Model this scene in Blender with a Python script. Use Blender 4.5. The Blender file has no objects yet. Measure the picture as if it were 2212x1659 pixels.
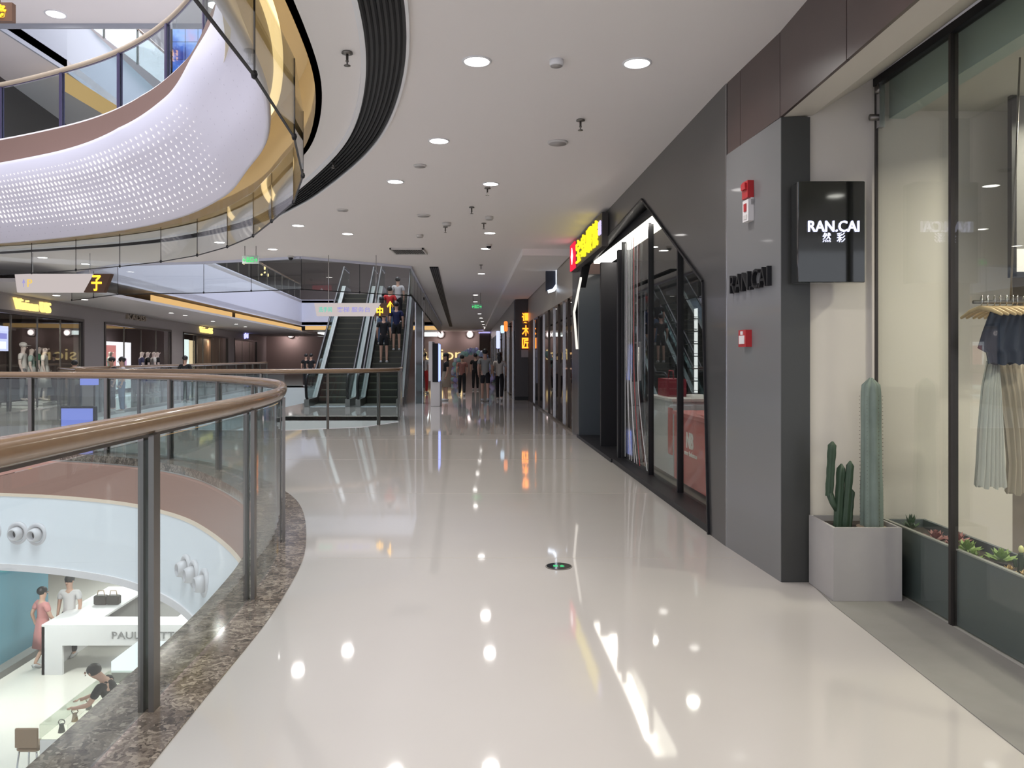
import bpy, math, random
from mathutils import Vector, Matrix
from mathutils.geometry import tessellate_polygon
random.seed(7)
SC = bpy.context.scene
COL = SC.collection
F = 1660.0; CX = 1106.0; HY = 772.0; EYE = 1.45

# ------------------------------------------------------------------ camera, world, exposure
cam_d = bpy.data.cameras.new('camera')
cam = bpy.data.objects.new('camera', cam_d); COL.objects.link(cam)
cam.location = (0, 0, EYE); cam.rotation_euler = (math.pi/2, 0, 0)
cam_d.sensor_width = 36; cam_d.lens = 36*F/2212
cam_d.shift_y = -(829.5-HY)/2212
cam_d.clip_start = 0.05; cam_d.clip_end = 300
SC.camera = cam
w = bpy.data.worlds.new('world'); SC.world = w; w.use_nodes = True
w.node_tree.nodes['Background'].inputs[0].default_value = (0.86, 0.87, 1.0, 1)
w.node_tree.nodes['Background'].inputs[1].default_value = 1.45
SC.view_settings.view_transform = 'Standard'; SC.view_settings.look = 'None'
SC.view_settings.gamma = 1.0; SC.view_settings.use_curve_mapping = False
SC.view_settings.exposure = 0.0
SC.cycles.max_bounces = 8; SC.cycles.diffuse_bounces = 4; SC.cycles.glossy_bounces = 4
SC.cycles.transparent_max_bounces = 24; SC.cycles.transmission_bounces = 4
SC.cycles.caustics_reflective = False; SC.cycles.caustics_refractive = False
SC.cycles.sample_clamp_indirect = 4.0
SC.cycles.use_denoising = True

LAMP_W = 12.6       # watts of one downlight

def area_light(loc, size, power, color=(1, .95, .9), rot=(0, 0, 0), parent=None, spread=math.pi, size_y=None):
    l = bpy.data.lights.new('lamp_light', 'AREA'); l.energy = power; l.color = color; l.spread = spread
    if size_y: l.shape = 'RECTANGLE'; l.size = size; l.size_y = size_y
    else: l.shape = 'DISK'; l.size = size
    o = bpy.data.objects.new('lamp_light', l); COL.objects.link(o); o.location = loc; o.rotation_euler = rot
    if parent: adopt(o, parent)
    return o

ATRIUM_FILL = 2200.0  # watts of the unseen fill panels added over the atrium
# ------------------------------------------------------------------ helpers
WL = {}
def adopt(o, parent):
    o.parent = parent
    L = WL.get(parent.name, Vector((0, 0, 0)))
    o.matrix_parent_inverse = Matrix.Translation(-L)
def tag(o, label=None, cat=None, group=None, kind=None):
    if label: o['label'] = label
    if cat: o['category'] = cat
    if group: o['group'] = group
    if kind: o['kind'] = kind
    return o
def thing(name, loc, label, cat, group=None):
    o = bpy.data.objects.new(name, None); COL.objects.link(o); o.location = loc
    o.empty_display_size = .1
    WL[o.name] = Vector(loc)
    return tag(o, label, cat, group)
def mesh_obj(name, verts, faces, mats, parent=None, midx=None, smooth=None, label=None, kind=None):
    me = bpy.data.meshes.new(name)
    me.from_pydata([tuple(v) for v in verts], [], faces)
    if not isinstance(mats, (list, tuple)): mats = [mats]
    for m in mats: me.materials.append(m)
    if midx: me.polygons.foreach_set('material_index', midx)
    if smooth: me.polygons.foreach_set('use_smooth', smooth)
    me.update()
    o = bpy.data.objects.new(name, me); COL.objects.link(o)
    if parent:
        adopt(o, parent); WL[o.name] = WL.get(parent.name, Vector((0, 0, 0)))
        # child meshes are in world coordinates; grandchildren share that frame
        if parent.type == 'MESH': o.matrix_parent_inverse = Matrix.Identity(4); WL[o.name] = Vector((0, 0, 0))
    if parent is None or parent.type == 'EMPTY': WL[o.name] = Vector((0, 0, 0))
    if label: o['label'] = label
    if kind: o['kind'] = kind
    return o
class MB:
    def __init__(s, M=None): s.v = []; s.f = []; s.m = []; s.s = []; s.M = M
    def _add(s, vs, fs, mi=0, sm=False):
        b = len(s.v)
        s.v += [Vector(v) if s.M is None else s.M @ Vector(v) for v in vs]
        for f in fs: s.f.append(tuple(b+i for i in f)); s.m.append(mi); s.s.append(sm)
        return s
    def box(s, a, b, mi=0, rot=None, ch=0):
        x0, y0, z0 = a; x1, y1, z1 = b
        if x0 > x1: x0, x1 = x1, x0
        if y0 > y1: y0, y1 = y1, y0
        if z0 > z1: z0, z1 = z1, z0
        if ch:
            c = ch
            prof = [(x0+c, y0), (x1-c, y0), (x1, y0+c), (x1, y1-c), (x1-c, y1), (x0+c, y1), (x0, y1-c), (x0, y0+c)]
            def inset(k): 
                cx, cy = (x0+x1)/2, (y0+y1)/2
                return [(px-math.copysign(k, px-cx), py-math.copysign(k, py-cy)) for px, py in prof]
            rings = [(inset(c), z0), (prof, z0+c), (prof, z1-c), (inset(c), z1)]
            vs = [(p[0], p[1], z) for r, z in rings for p in r]
            fs = [tuple(range(7, -1, -1)), tuple(range(24, 32))]
            for k in range(3):
                for i in range(8): fs.append((k*8+i, k*8+(i+1) % 8, k*8+8+(i+1) % 8, k*8+8+i))
        else:
            vs = [(x0, y0, z0), (x1, y0, z0), (x1, y1, z0), (x0, y1, z0), (x0, y0, z1), (x1, y0, z1), (x1, y1, z1), (x0, y1, z1)]
            fs = [(0, 3, 2, 1), (4, 5, 6, 7), (0, 1, 5, 4), (1, 2, 6, 5), (2, 3, 7, 6), (3, 0, 4, 7)]
        if rot: vs = [rot @ Vector(v) for v in vs]
        return s._add(vs, fs, mi)
    def tube(s, path, r, n=8, mi=0, sm=True, cap=True):
        path = [Vector(p) for p in path]; vs = []; fs = []
        rs = r if isinstance(r, (list, tuple)) else [r]*len(path)
        up = None
        for i, p in enumerate(path):
            d = (path[min(i+1, len(path)-1)]-path[max(i-1, 0)])
            if d.length < 1e-9: d = Vector((0, 0, 1))
            d.normalize()
            if up is None: up = Vector((0, 0, 1)) if abs(d.z) < .9 else Vector((1, 0, 0))
            a = d.cross(up).normalized(); b = a.cross(d).normalized(); up = b
            for k in range(n):
                t = 2*math.pi*k/n
                vs.append(p+(a*math.cos(t)+b*math.sin(t))*rs[i])
        for i in range(len(path)-1):
            for k in range(n): fs.append((i*n+k, i*n+(k+1) % n, (i+1)*n+(k+1) % n, (i+1)*n+k))
        if cap: fs.append(tuple(range(n-1, -1, -1))); fs.append(tuple(range((len(path)-1)*n, len(path)*n)))
        return s._add(vs, fs, mi, sm)
    def lathe(s, c, prof, n=20, mi=0, axis='Z', sm=True, sx=1, sy=1):
        c = Vector(c); vs = []; fs = []
        for r, h in prof:
            for k in range(n):
                t = 2*math.pi*k/n; p = Vector((r*math.cos(t)*sx, r*math.sin(t)*sy, h))
                if axis == 'Y': p = Vector((p.x, p.z, p.y))
                if axis == 'X': p = Vector((p.z, p.x, p.y))
                vs.append(c+p)
        for i in range(len(prof)-1):
            for k in range(n): fs.append((i*n+k, i*n+(k+1) % n, (i+1)*n+(k+1) % n, (i+1)*n+k))
        fs.append(tuple(range(n-1, -1, -1))); fs.append(tuple(range((len(prof)-1)*n, len(prof)*n)))
        return s._add(vs, fs, mi, sm)
    def ball(s, c, r, mi=0, n=10, m=6, rot=None):
        if not isinstance(r, (tuple, list)): r = (r, r, r)
        c = Vector(c); vs = []; fs = []
        for j in range(1, m):
            ph = math.pi*j/m
            for k in range(n):
                t = 2*math.pi*k/n; p = Vector((r[0]*math.sin(ph)*math.cos(t), r[1]*math.sin(ph)*math.sin(t), r[2]*math.cos(ph)))
                if rot: p = rot @ p
                vs.append(c+p)
        tp = Vector((0, 0, r[2])); bt = Vector((0, 0, -r[2]))
        if rot: tp = rot @ tp; bt = rot @ bt
        vs += [c+tp, c+bt]; T = len(vs)-2; B = T+1
        for k in range(n):
            fs.append((T, k, (k+1) % n)); fs.append((B, (m-2)*n+(k+1) % n, (m-2)*n+k))
            for j in range(m-2): fs.append((j*n+k, (j+1)*n+k, (j+1)*n+(k+1) % n, j*n+(k+1) % n))
        return s._add(vs, fs, mi, True)
    def quad(s, pts, mi=0): return s._add(pts, [tuple(range(len(pts)))], mi)
    def plate(s, outer, holes, m0, m1, mi=0):
        loops = [outer]+holes; vs0 = []; vs1 = []
        for lp in loops:
            vs0 += [m0(p) for p in lp]; vs1 += [m1(p) for p in lp]
        tris = tessellate_polygon([[Vector((p[0], p[1], 0)) for p in lp] for lp in loops])
        n = len(vs0); fs = [tuple(t) for t in tris]+[tuple(n+i for i in reversed(t)) for t in tris]
        b = 0
        for lp in loops:
            k = len(lp)
            for i in range(k): fs.append((b+i, b+(i+1) % k, n+b+(i+1) % k, n+b+i))
            b += k
        return s._add(vs0+vs1, fs, mi)
    def build(s, name, mats, parent=None, label=None, kind=None):
        return mesh_obj(name, s.v, s.f, mats, parent, s.m if max(s.m, default=0) else None, s.s if any(s.s) else None, label, kind)
def structure(o): o['kind'] = 'structure'; return o

# ------------------------------------------------------------------ materials
MATS = {}
def mat(name, col, rough=.5, metal=0, emit=None, es=0, coat=0, noise=0, nscale=8, bump=0, spec=.5, alpha=None):
    if name in MATS: return MATS[name]
    m = bpy.data.materials.new(name); m.use_nodes = True; MATS[name] = m
    nt = m.node_tree; b = nt.nodes['Principled BSDF']
    b.inputs['Base Color'].default_value = (*col, 1); b.inputs['Roughness'].default_value = rough
    b.inputs['Metallic'].default_value = metal; b.inputs['Coat Weight'].default_value = coat
    b.inputs['Specular IOR Level'].default_value = spec
    if coat: b.inputs['Coat Roughness'].default_value = .05
    if emit: b.inputs['Emission Color'].default_value = (*emit, 1); b.inputs['Emission Strength'].default_value = es
    if noise or bump:
        tc = nt.nodes.new('ShaderNodeTexCoord'); nz = nt.nodes.new('ShaderNodeTexNoise')
        nz.inputs['Scale'].default_value = nscale; nz.inputs['Detail'].default_value = 6
        nt.links.new(tc.outputs['Object'], nz.inputs['Vector'])
        if noise:
            mx = nt.nodes.new('ShaderNodeMix'); mx.data_type = 'RGBA'
            mx.inputs[6].default_value = (*[max(0, c*(1-noise)) for c in col], 1)
            mx.inputs[7].default_value = (*[min(1, c*(1+noise)) for c in col], 1)
            nt.links.new(nz.outputs['Fac'], mx.inputs[0]); nt.links.new(mx.outputs[2], b.inputs['Base Color'])
        if bump:
            bp = nt.nodes.new('ShaderNodeBump'); bp.inputs['Strength'].default_value = bump; bp.inputs['Distance'].default_value = .01
            nt.links.new(nz.outputs['Fac'], bp.inputs['Height']); nt.links.new(bp.outputs[0], b.inputs['Normal'])
    return m
def glow(name, col, s):
    if name in MATS: return MATS[name]
    m = bpy.data.materials.new(name); m.use_nodes = True; MATS[name] = m
    nt = m.node_tree; nt.nodes.clear(); o = nt.nodes.new('ShaderNodeOutputMaterial'); e = nt.nodes.new('ShaderNodeEmission')
    e.inputs[0].default_value = (*col, 1); e.inputs[1].default_value = s; nt.links.new(e.outputs[0], o.inputs[0]); return m
def glass(name, tint, ior=1.45, rough=0.0):
    if name in MATS: return MATS[name]
    m = bpy.data.materials.new(name); m.use_nodes = True; MATS[name] = m
    nt = m.node_tree; nt.nodes.clear(); o = nt.nodes.new('ShaderNodeOutputMaterial')
    t = nt.nodes.new('ShaderNodeBsdfTransparent'); t.inputs[0].default_value = (*tint, 1)
    g = nt.nodes.new('ShaderNodeBsdfGlossy'); g.inputs['Roughness'].default_value = rough
    fr = nt.nodes.new('ShaderNodeFresnel'); ge = nt.nodes.new('ShaderNodeNewGeometry'); io = nt.nodes.new('ShaderNodeMix')
    io.inputs[2].default_value = ior; io.inputs[3].default_value = 1/ior   # same reflectance on both faces of the thin pane
    nt.links.new(ge.outputs['Backfacing'], io.inputs[0]); nt.links.new(io.outputs[0], fr.inputs[0])
    mx = nt.nodes.new('ShaderNodeMixShader')
    nt.links.new(fr.outputs[0], mx.inputs[0]); nt.links.new(t.outputs[0], mx.inputs[1]); nt.links.new(g.outputs[0], mx.inputs[2])
    nt.links.new(mx.outputs[0], o.inputs[0]); return m

M_floor = mat('floor_stone', (.51, .482, .45), .045, coat=.0, noise=.03, nscale=1.5, spec=.75)
M_joint = mat('floor_joint', (.52, .48, .43), .1)
M_ceil = mat('ceiling_paint', (.84, .80, .785), .7)
M_white = mat('white_paint', (.80, .80, .82), .45)
M_cone = mat('white_panel', (.74, .72, .80), .35)
M_black = mat('black_metal', (.010, .010, .012), .45, spec=.3)
M_slat = mat('black_slat', (.010, .010, .011), .6, spec=.1)
M_char = mat('charcoal_panel', (.050, .049, .048), .32, coat=.25)
M_grey = mat('grey_panel', (.16, .16, .165), .3, coat=.2)
M_dgrey = mat('dark_grey_panel', (.045, .046, .044), .35)
M_rust = mat('rust_panel', (.055, .034, .030), .35, noise=.25, nscale=3, coat=.2)
M_beige = mat('beige_wall', (.60, .56, .51), .7)
M_brown = mat('brown_fascia', (.38, .22, .17), .5)
M_steel = mat('post_steel', (.20, .185, .17), .35, metal=.8)
M_chrome = mat('brushed_steel', (.55, .55, .56), .25, metal=1)
M_wood = mat('rail_wood', (.235, .155, .095), .25, noise=.1, nscale=20, coat=.5)
M_railg = glass('rail_glass', (.86, .91, .90))
M_smoke = glass('clear_glass', (.93, .95, .93), 1.5)
M_shop = glass('shop_glass', (.93, .95, .92), 1.5)
M_concrete = mat('concrete', (.23, .22, .205), .85, noise=.12, nscale=6, bump=.2)
M_warm = glow('warm_strip', (1.0, .72, .34), 2.2)
M_lamp = glow('lamp_white', (1.0, .96, .92), 14)
M_taupe = mat('taupe_wall', (.36, .32, .31), .5)
M_pink = mat('rose_beige_wall', (.33, .26, .245), .6)
M_skin = mat('skin', (.55, .34, .25), .6)
M_hair = mat('black_hair', (.012, .011, .012), .5)

def marble():
    m = bpy.data.materials.new('speckled_marble'); m.use_nodes = True; nt = m.node_tree; b = nt.nodes['Principled BSDF']
    tc = nt.nodes.new('ShaderNodeTexCoord'); vo = nt.nodes.new('ShaderNodeTexVoronoi'); vo.inputs['Scale'].default_value = 17
    nz = nt.nodes.new('ShaderNodeTexNoise'); nz.inputs['Scale'].default_value = 7; nz.inputs['Detail'].default_value = 8
    nt.links.new(tc.outputs['Object'], nz.inputs['Vector'])
    ma = nt.nodes.new('ShaderNodeVectorMath'); ma.operation = 'ADD'; nt.links.new(tc.outputs['Object'], ma.inputs[0]); nt.links.new(nz.outputs['Color'], ma.inputs[1])
    nt.links.new(ma.outputs[0], vo.inputs['Vector'])
    mx = nt.nodes.new('ShaderNodeMix'); mx.data_type = 'FLOAT'; mx.inputs[0].default_value = .55
    nt.links.new(vo.outputs['Color'], mx.inputs[2]); nt.links.new(nz.outputs['Fac'], mx.inputs[3])
    cr = nt.nodes.new('ShaderNodeValToRGB'); e = cr.color_ramp.elements
    e[0].position = .28; e[0].color = (.06, .048, .04, 1); e[1].position = .75; e[1].color = (.42, .35, .28, 1)
    x = e.new(.5); x.color = (.17, .135, .11, 1)
    nt.links.new(mx.outputs[0], cr.inputs[0]); nt.links.new(cr.outputs[0], b.inputs['Base Color']); b.inputs['Roughness'].default_value = .09
    return m
M_marble = marble()

# ------------------------------------------------------------------ curves
def spline(pts, step=.12):
    P = [Vector((p[0], p[1])) for p in pts]; P = [P[0]*2-P[1]]+P+[P[-1]*2-P[-2]]
    raw = []
    for i in range(1, len(P)-2):
        p0, p1, p2, p3 = P[i-1:i+3]
        for k in range(24):
            t = k/24
            raw.append(.5*((2*p1)+(p2-p0)*t+(2*p0-5*p1+4*p2-p3)*t*t+(-p0+3*p1-3*p2+p3)*t**3))
    raw.append(P[-2]); out = [raw[0]]; acc = 0
    for a, b in zip(raw, raw[1:]):
        seg = (b-a).length
        while acc+seg >= step:
            t = (step-acc)/seg; a = a.lerp(b, t); out.append(a.copy()); seg = (b-a).length; acc = 0
        acc += seg
    return out
def poly(pts, step=.3):
    out = []
    for a, b in zip(pts, pts[1:]):
        a = Vector(a[:2]); b = Vector(b[:2]); n = max(1, int((b-a).length/step))
        out += [a.lerp(b, k/n) for k in range(n)]
    return out+[Vector(pts[-1][:2])]
def normals(P):
    N = []
    for i in range(len(P)):
        d = (P[min(i+1, len(P)-1)]-P[max(i-1, 0)]).normalized(); N.append(Vector((d.y, -d.x)))
    return N
def offs(P, o):
    N = normals(P); return [p+n*o for p, n in zip(P, N)]
def kfac(P):
    # the skin of the opening above leans in more and more round the bend
    out = [0]
    for a, b in zip(P, P[1:]): out.append(out[-1]+(b-a).length)
    return [.45+.62*min(1, max(0, (s-9.0)/6.0)) for s in out]
def vo(o, k): return o if o > -.40 else -.40+(o+.40)*k
def offsv(P, o): return [p+n*vo(o, k) for p, n, k in zip(P, normals(P), kfac(P))]
def sweep(mb, P, prof, closed=True, mi=0, sm=False, caps=True, lean=False):
    """sweep a profile of (offset to the floor side, z) along the plan curve P"""
    N = normals(P); k = len(prof); vs = []; fs = []
    K = kfac(P) if lean else None
    for i_, (p, n) in enumerate(zip(P, N)):
        for o, z in prof: q = p+n*(vo(o, K[i_]) if lean else o); vs.append((q.x, q.y, z))
    for i in range(len(P)-1):
        for j in range(k if closed else k-1):
            fs.append((i*k+j, i*k+(j+1) % k, (i+1)*k+(j+1) % k, (i+1)*k+j))
    if closed and caps: fs.append(tuple(range(k-1, -1, -1))); fs.append(tuple(range((len(P)-1)*k, len(P)*k)))
    mb._add(vs, fs, mi, sm); return mb
def rect(o0, o1, z0, z1): return [(o0, z0), (o1, z0), (o1, z1), (o0, z1)]
def oval(oc, zc, ro, rz, n=12): return [(oc+ro*math.cos(2*math.pi*k/n), zc+rz*math.sin(2*math.pi*k/n)) for k in range(n)]
def X(px, Y): return (px-CX)/F*Y
def Z(py, Y): return EYE-(py-HY)/F*Y
def W(s, z, d=0): return Vector((1.96-.0543*s+d, s+.0543*d, z))   # shop-front frame: along, up, depth into the shops

# plan curves
P1 = spline([(-1.40, -2.5), (-1.42, 1), (-1.49, 3.155), (-1.57, 4.6), (-1.81, 6.02), (-2.45, 7.9), (-3.66, 9.75), (-4.73, 10.8), (-5.79, 11.45), (-7.3, 11.95), (-9.5, 12.2), (-13, 12.3)])
PC = spline([(-1.2, -2.5), (-1.2, 1), (-1.25, 3), (-1.36, 4.8), (-1.56, 6.1), (-2.0, 7.5), (-2.55, 8.6), (-3.45, 10.2), (-4.9, 11.9), (-6.9, 13.3), (-10, 14.6), (-14, 15.2)])
XL = lambda y: -8.9-.0955*y
WLX = lambda y: -9.9-.16*y
V2F = [(-2.55, 17.2), (-2.75, 19.1), (-6.6, 19.1), (-6.6, 40), (XL(40), 40), (XL(18), 18), (-9.0, 16.0), (-6.5, 15.35), (-4.5, 15.2), (-3.1, 15.9)]
V2C = [(-2.36, 17.7), (-4.6, 50), (XL(50), 50), (XL(19), 19), (-8.9, 17.3), (-6.8, 16.9), (-4.4, 16.0)]

# ------------------------------------------------------------------ SETTING
def loop1(P, o, xl, yb, lean=False):
    Q = offsv(P, o) if lean else offs(P, o); Q = [q for q in Q if q.x > xl]
    return [tuple(q) for q in Q]+[(xl, Q[-1].y), (xl, Q[0].y)]
FL = [(-24, -4), (6, -4), (6, 66), (-24, 66)]
h1 = loop1(P1, -.23, -12.9, 0)
mb = MB(); mb.plate(FL, [h1, V2F], lambda p: (p[0], p[1], 0), lambda p: (p[0], p[1], -.12)); fl = structure(mb.build('floor', M_floor))
# floor joints
jy = [(5.55, -1.45, 1.63), (8.2, -2.15, 1.48), (10.9, -3.5, 1.3), (13.6, -4, 1.2)]
for y, xa, xb in jy:
    j = MB().box((xa+.05, y, -.001), (xb, y+.012, .0012)).build('floor_joint', M_joint, fl)
# concrete strip at the glazed shop
mb = MB(); mb.plate([(1.83, -2), (1.88, 4.52), (1.92, 4.97), (2.36, 4.97), (2.46, -2)], [], lambda p: (p[0], p[1], .004), lambda p: (p[0], p[1], -.01)); o = structure(mb.build('floor_strip', M_concrete))
# lower storey
mb = MB(); mb.box((-30, -4, -5.15), (6, 40, -5.0)); structure(mb.build('floor_lower', mat('lower_floor', (.62, .60, .55), .12, noise=.03, nscale=2)))
mb = MB(); mb.box((-26, 26, -5), (4, 26.2, -1.7)); structure(mb.build('wall_lower_far', mat('lower_wall', (.50, .46, .42), .5)))
h1b = loop1(P1, -.47, -12.5, -2.3)
mb = MB(); mb.plate(FL, [h1b, V2F], lambda p: (p[0], p[1], -1.75), lambda p: (p[0], p[1], -1.65)); structure(mb.build('ceiling_lower', M_ceil))
# ceiling of this level
hC = loop1(PC, 0, -14, -2.4)
CL = [(-24, -4), (2.9, -4), (2.9, 66), (-24, 66)]
mb = MB(); mb.plate(CL, [hC, V2C], lambda p: (p[0], p[1], 3.55), lambda p: (p[0], p[1], 3.75)); structure(mb.build('ceiling', M_ceil))
# ceiling recess ring above the opening edge + slab of next level
hU = loop1(PC, -.87, -13, -1.2, True)
mb = MB(); mb.plate(CL, [hU, V2C], lambda p: (p[0], p[1], 5.15), lambda p: (p[0], p[1], 5.0)); structure(mb.build('floor_upper', M_ceil))
# ceilings further up
hU2 = loop1(PC, -.9, -13, -1.2)
V2U = [(-2.5, 16.5), (-4.6, 50), (XL(50), 50), (-11, 19), (-11, 16.5)]
mb = MB(); mb.plate(CL, [hU2, V2U], lambda p: (p[0], p[1], 8.6), lambda p: (p[0], p[1], 8.8)); structure(mb.build('ceiling_upper', M_ceil))
mb = MB(); mb.plate([(-24, -4), (6, -4), (6, 66), (-24, 66)], [], lambda p: (p[0], p[1], 13.5), lambda p: (p[0], p[1], 13.7)); structure(mb.build('ceiling_top', M_ceil))

area_light((-7.5, 7.5, 13.3), 7, ATRIUM_FILL, (.86, .90, 1), size_y=9)  # unseen fill panel added to brighten the atrium and its ring
area_light((-7.5, 33, 13.3), 5, ATRIUM_FILL*1.15, (.86, .90, 1), size_y=26)  # second added fill panel, out of view over the escalator opening
# slab edge fascias (brown band over white skirt) round the floor opening
def ring(P, prof, name, m, sm=True, closed=False, parent=None):
    return sweep(MB(), P, prof, closed=closed, sm=sm).build(name, m, parent)
t = structure(sweep(MB(), P1, [(-.23, -.12), (-.26, -.14), (-.30, -.62), (-.22, -.62), (-.18, -.12)]).build('trim_1', M_brown))
t = structure(sweep(MB(), P1, rect(-.32, -.22, -.665, -.62)).build('trim_2', glow('edge_strip', (1.0, .82, .70), .95)))
structure(sweep(MB(), P1, [(-.31, -.66), (-.40, -1.2), (-.46, -1.75), (-.36, -1.75), (-.30, -1.2), (-.22, -.66)]).build('trim_3', mat('white_skirt', (.86, .89, .90), .35)))
# void 2 edges
V2L = V2F[:]; V2P = poly([V2F[1], V2F[0]]+V2F[:6:-1]+[V2F[6], V2F[5], V2F[4]], .6)
mb = MB()
def loop_wall(mb, pts, z0, z1, th, closed=True, mi=0):
    n = len(pts)
    for i in range(n if closed else n-1):
        a = Vector(pts[i]); b = Vector(pts[(i+1) % n]); d = (b-a).normalized(); nn = Vector((d.y, -d.x))*th
        vs = [(a.x, a.y, z0), (b.x, b.y, z0), (b.x+nn.x, b.y+nn.y, z0), (a.x+nn.x, a.y+nn.y, z0),
              (a.x, a.y, z1), (b.x, b.y, z1), (b.x+nn.x, b.y+nn.y, z1), (a.x+nn.x, a.y+nn.y, z1)]
        mb._add(vs, [(0, 3, 2, 1), (4, 5, 6, 7), (0, 1, 5, 4), (1, 2, 6, 5), (2, 3, 7, 6), (3, 0, 4, 7)], mi)
loop_wall(mb, V2F, -1.7, -.02, .04); structure(mb.build('trim_4', M_white))
# cone ring above: white perforated skin, brown band, warm recess
CZ = [(-.38, 3.55), (-.42, 3.57), (-1.18, 4.62), (-1.22, 4.66)]
structure(sweep(MB(), PC, [(-.36, 3.56), (-.38, 3.52), (-.42, 3.53), (-.70, 3.93), (-.96, 4.28), (-1.20, 4.66), (-1.16, 4.68), (-.9, 4.3), (-.66, 3.97)], sm=True, lean=True).build('trim_5', M_cone))
structure(sweep(MB(), PC, rect(-.93, -.87, 4.66, 5.16), lean=True).build('trim_6', mat('dark_brown_fascia', (.20, .125, .10), .5)))
structure(sweep(MB(), PC, rect(-.90, 0.0, 5.16, 5.2), lean=True).build('trim_7', M_ceil))
structure(sweep(MB(), PC, rect(-1.18, -.86, 4.63, 4.67), lean=True).build('trim_17', M_cone))
# recess walls lit by a warm strip lying behind the skin
M_cream = mat('cream_recess', (.74, .66, .50), .5)
structure(sweep(MB(), PC, rect(0, .05, 3.55, 4.4)).build('trim_8', M_cream))
structure(sweep(MB(), PC, rect(-.75, .05, 4.32, 4.4)).build('trim_9', M_cream))
structure(sweep(MB(), PC, rect(-.34, -.26, 3.95, 3.99)).build('trim_10', M_warm))
# void 2 : fascia of the level above, warm strip below it
mb = MB(); loop_wall(mb, V2C, 3.5, 5.2, .05); structure(mb.build('trim_11', mat('lavender_fascia', (.68, .70, .82), .45)))
M_amber = glow('amber_strip', (1.0, .62, .25), .8)
mb = MB(); loop_wall(mb, [(XL(50)-.02, 49.9), (XL(34)-.1, 34)], 3.14, 3.40, -.03, False); loop_wall(mb, [(XL(33.4)-.1, 33.4), (XL(24)-.1, 24)], 3.14, 3.40, -.03, False)
loop_wall(mb, [(XL(50)+.2, 50.1), (-4.8, 50.1)], 3.25, 3.5, .03, False)
structure(mb.build('trim_12', M_amber))
# level+1 side gallery: fascia of level+2 with warm strip
mb = MB(); loop_wall(mb, V2U, 8.5, 10.1, .05); structure(mb.build('trim_13', mat('upper_fascia', (.36, .38, .43), .45)))
mb = MB(); loop_wall(mb, [(-11.1, 19), (-11.1, 27)], 8.05, 8.5, .03, False); structure(mb.build('trim_14', M_amber))

# right hand walls
def wallbox(mb, s0, s1, z0, z1, d0, d1, mi=0):
    vs = [W(s0, z0, d0), W(s1, z0, d0), W(s1, z0, d1), W(s0, z0, d1), W(s0, z1, d0), W(s1, z1, d0), W(s1, z1, d1), W(s0, z1, d1)]
    mb._add(vs, [(0, 3, 2, 1), (4, 5, 6, 7), (0, 1, 5, 4), (1, 2, 6, 5), (2, 3, 7, 6), (3, 0, 4, 7)], mi); return mb
# optician facade with the cut-corner opening
outer = [(5.9, 0), (6.30, 0), (6.46, 2.08), (8.75, 3.24), (13.3, 3.05), (14.5, 2.3), (14.0, 1.6), (14.0, 0), (14.75, 0), (14.75, 3.56), (5.9, 3.56)]
mb = MB(); mb.plate(outer, [], lambda p: W(p[0], p[1], 0), lambda p: W(p[0], p[1], .12)); wr = structure(mb.build('wall_right', M_char))
# raised black edge of the opening
ed = [(6.30, 0), (6.46, 2.08), (8.75, 3.24), (13.3, 3.05), (14.5, 2.3), (14.0, 1.6)]
mb = MB()
for a, b in zip(ed, ed[1:]):
    d = Vector((b[0]-a[0], b[1]-a[1])).normalized(); n = Vector((-d.y, d.x))*.02
    q = [(a[0], a[1]), (b[0], b[1]), (b[0]-n.x*-1, b[1]+n.y), (a[0]+n.x, a[1]+n.y)]
    mb.plate(q, [], lambda p: W(p[0], p[1], -.02), lambda p: W(p[0], p[1], .12))
mb.build('opening_frame', M_black, wr)
# grey column with the shop name and its return
mb = MB(); A = (1.642, 5.9); B = (1.735, 4.96)
mb.plate([A, B, (1.92, 4.96), (1.92, 5.9)], [], lambda p: (p[0], p[1], 0), lambda p: (p[0], p[1], 3.0)); wc = structure(mb.build('wall_column', [M_grey]))
mb = MB().box((1.738, 4.955, 0), (1.922, 4.962, 3.0)); mb.build('return_panel', M_dgrey, wc)
mb = MB().box((1.640, 5.885, 0), (1.650, 5.905, 3.56)); mb.build('corner_strip', M_chrome, wc)
# rust fascia panels over column and recess
fas = []
ys = [5.88, 5.62, 4.96, 4.0, 3.0, 2.0, 1.0, 0, -2]
fx = lambda y: 1.645+(5.9-y)*.09 if y > 4.96 else 1.73+(4.96-y)*.012
root = None
for i, (a, b) in enumerate(zip(ys, ys[1:])):
    mb = MB(); g = .004
    mb.plate([(fx(a), a-g), (fx(b), b+g), (fx(b)+.02, b+g), (fx(a)+.02, a-g)], [], lambda p: (p[0], p[1], 3.0), lambda p: (p[0], p[1], 3.55))
    if root is None: root = structure(mb.build('wall_fascia', M_rust))
    else: mb.build('panel', M_rust, root)
# sloping soffit over the planters
mb = MB(); S = [(1.75, 3.0), (1.95, 3.02), (2.36, 3.27), (2.36, 3.34), (1.75, 3.1)]
vs = [(x, 5.0, z) for x, z in S]+[(x+.08, -2, z) for x, z in S]
mb._add(vs, [(4, 3, 2, 1, 0), (5, 6, 7, 8, 9)]+[(i, (i+1) % 5, 5+(i+1) % 5, 5+i) for i in range(5)]); structure(mb.build('ceiling_soffit', M_beige))
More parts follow.
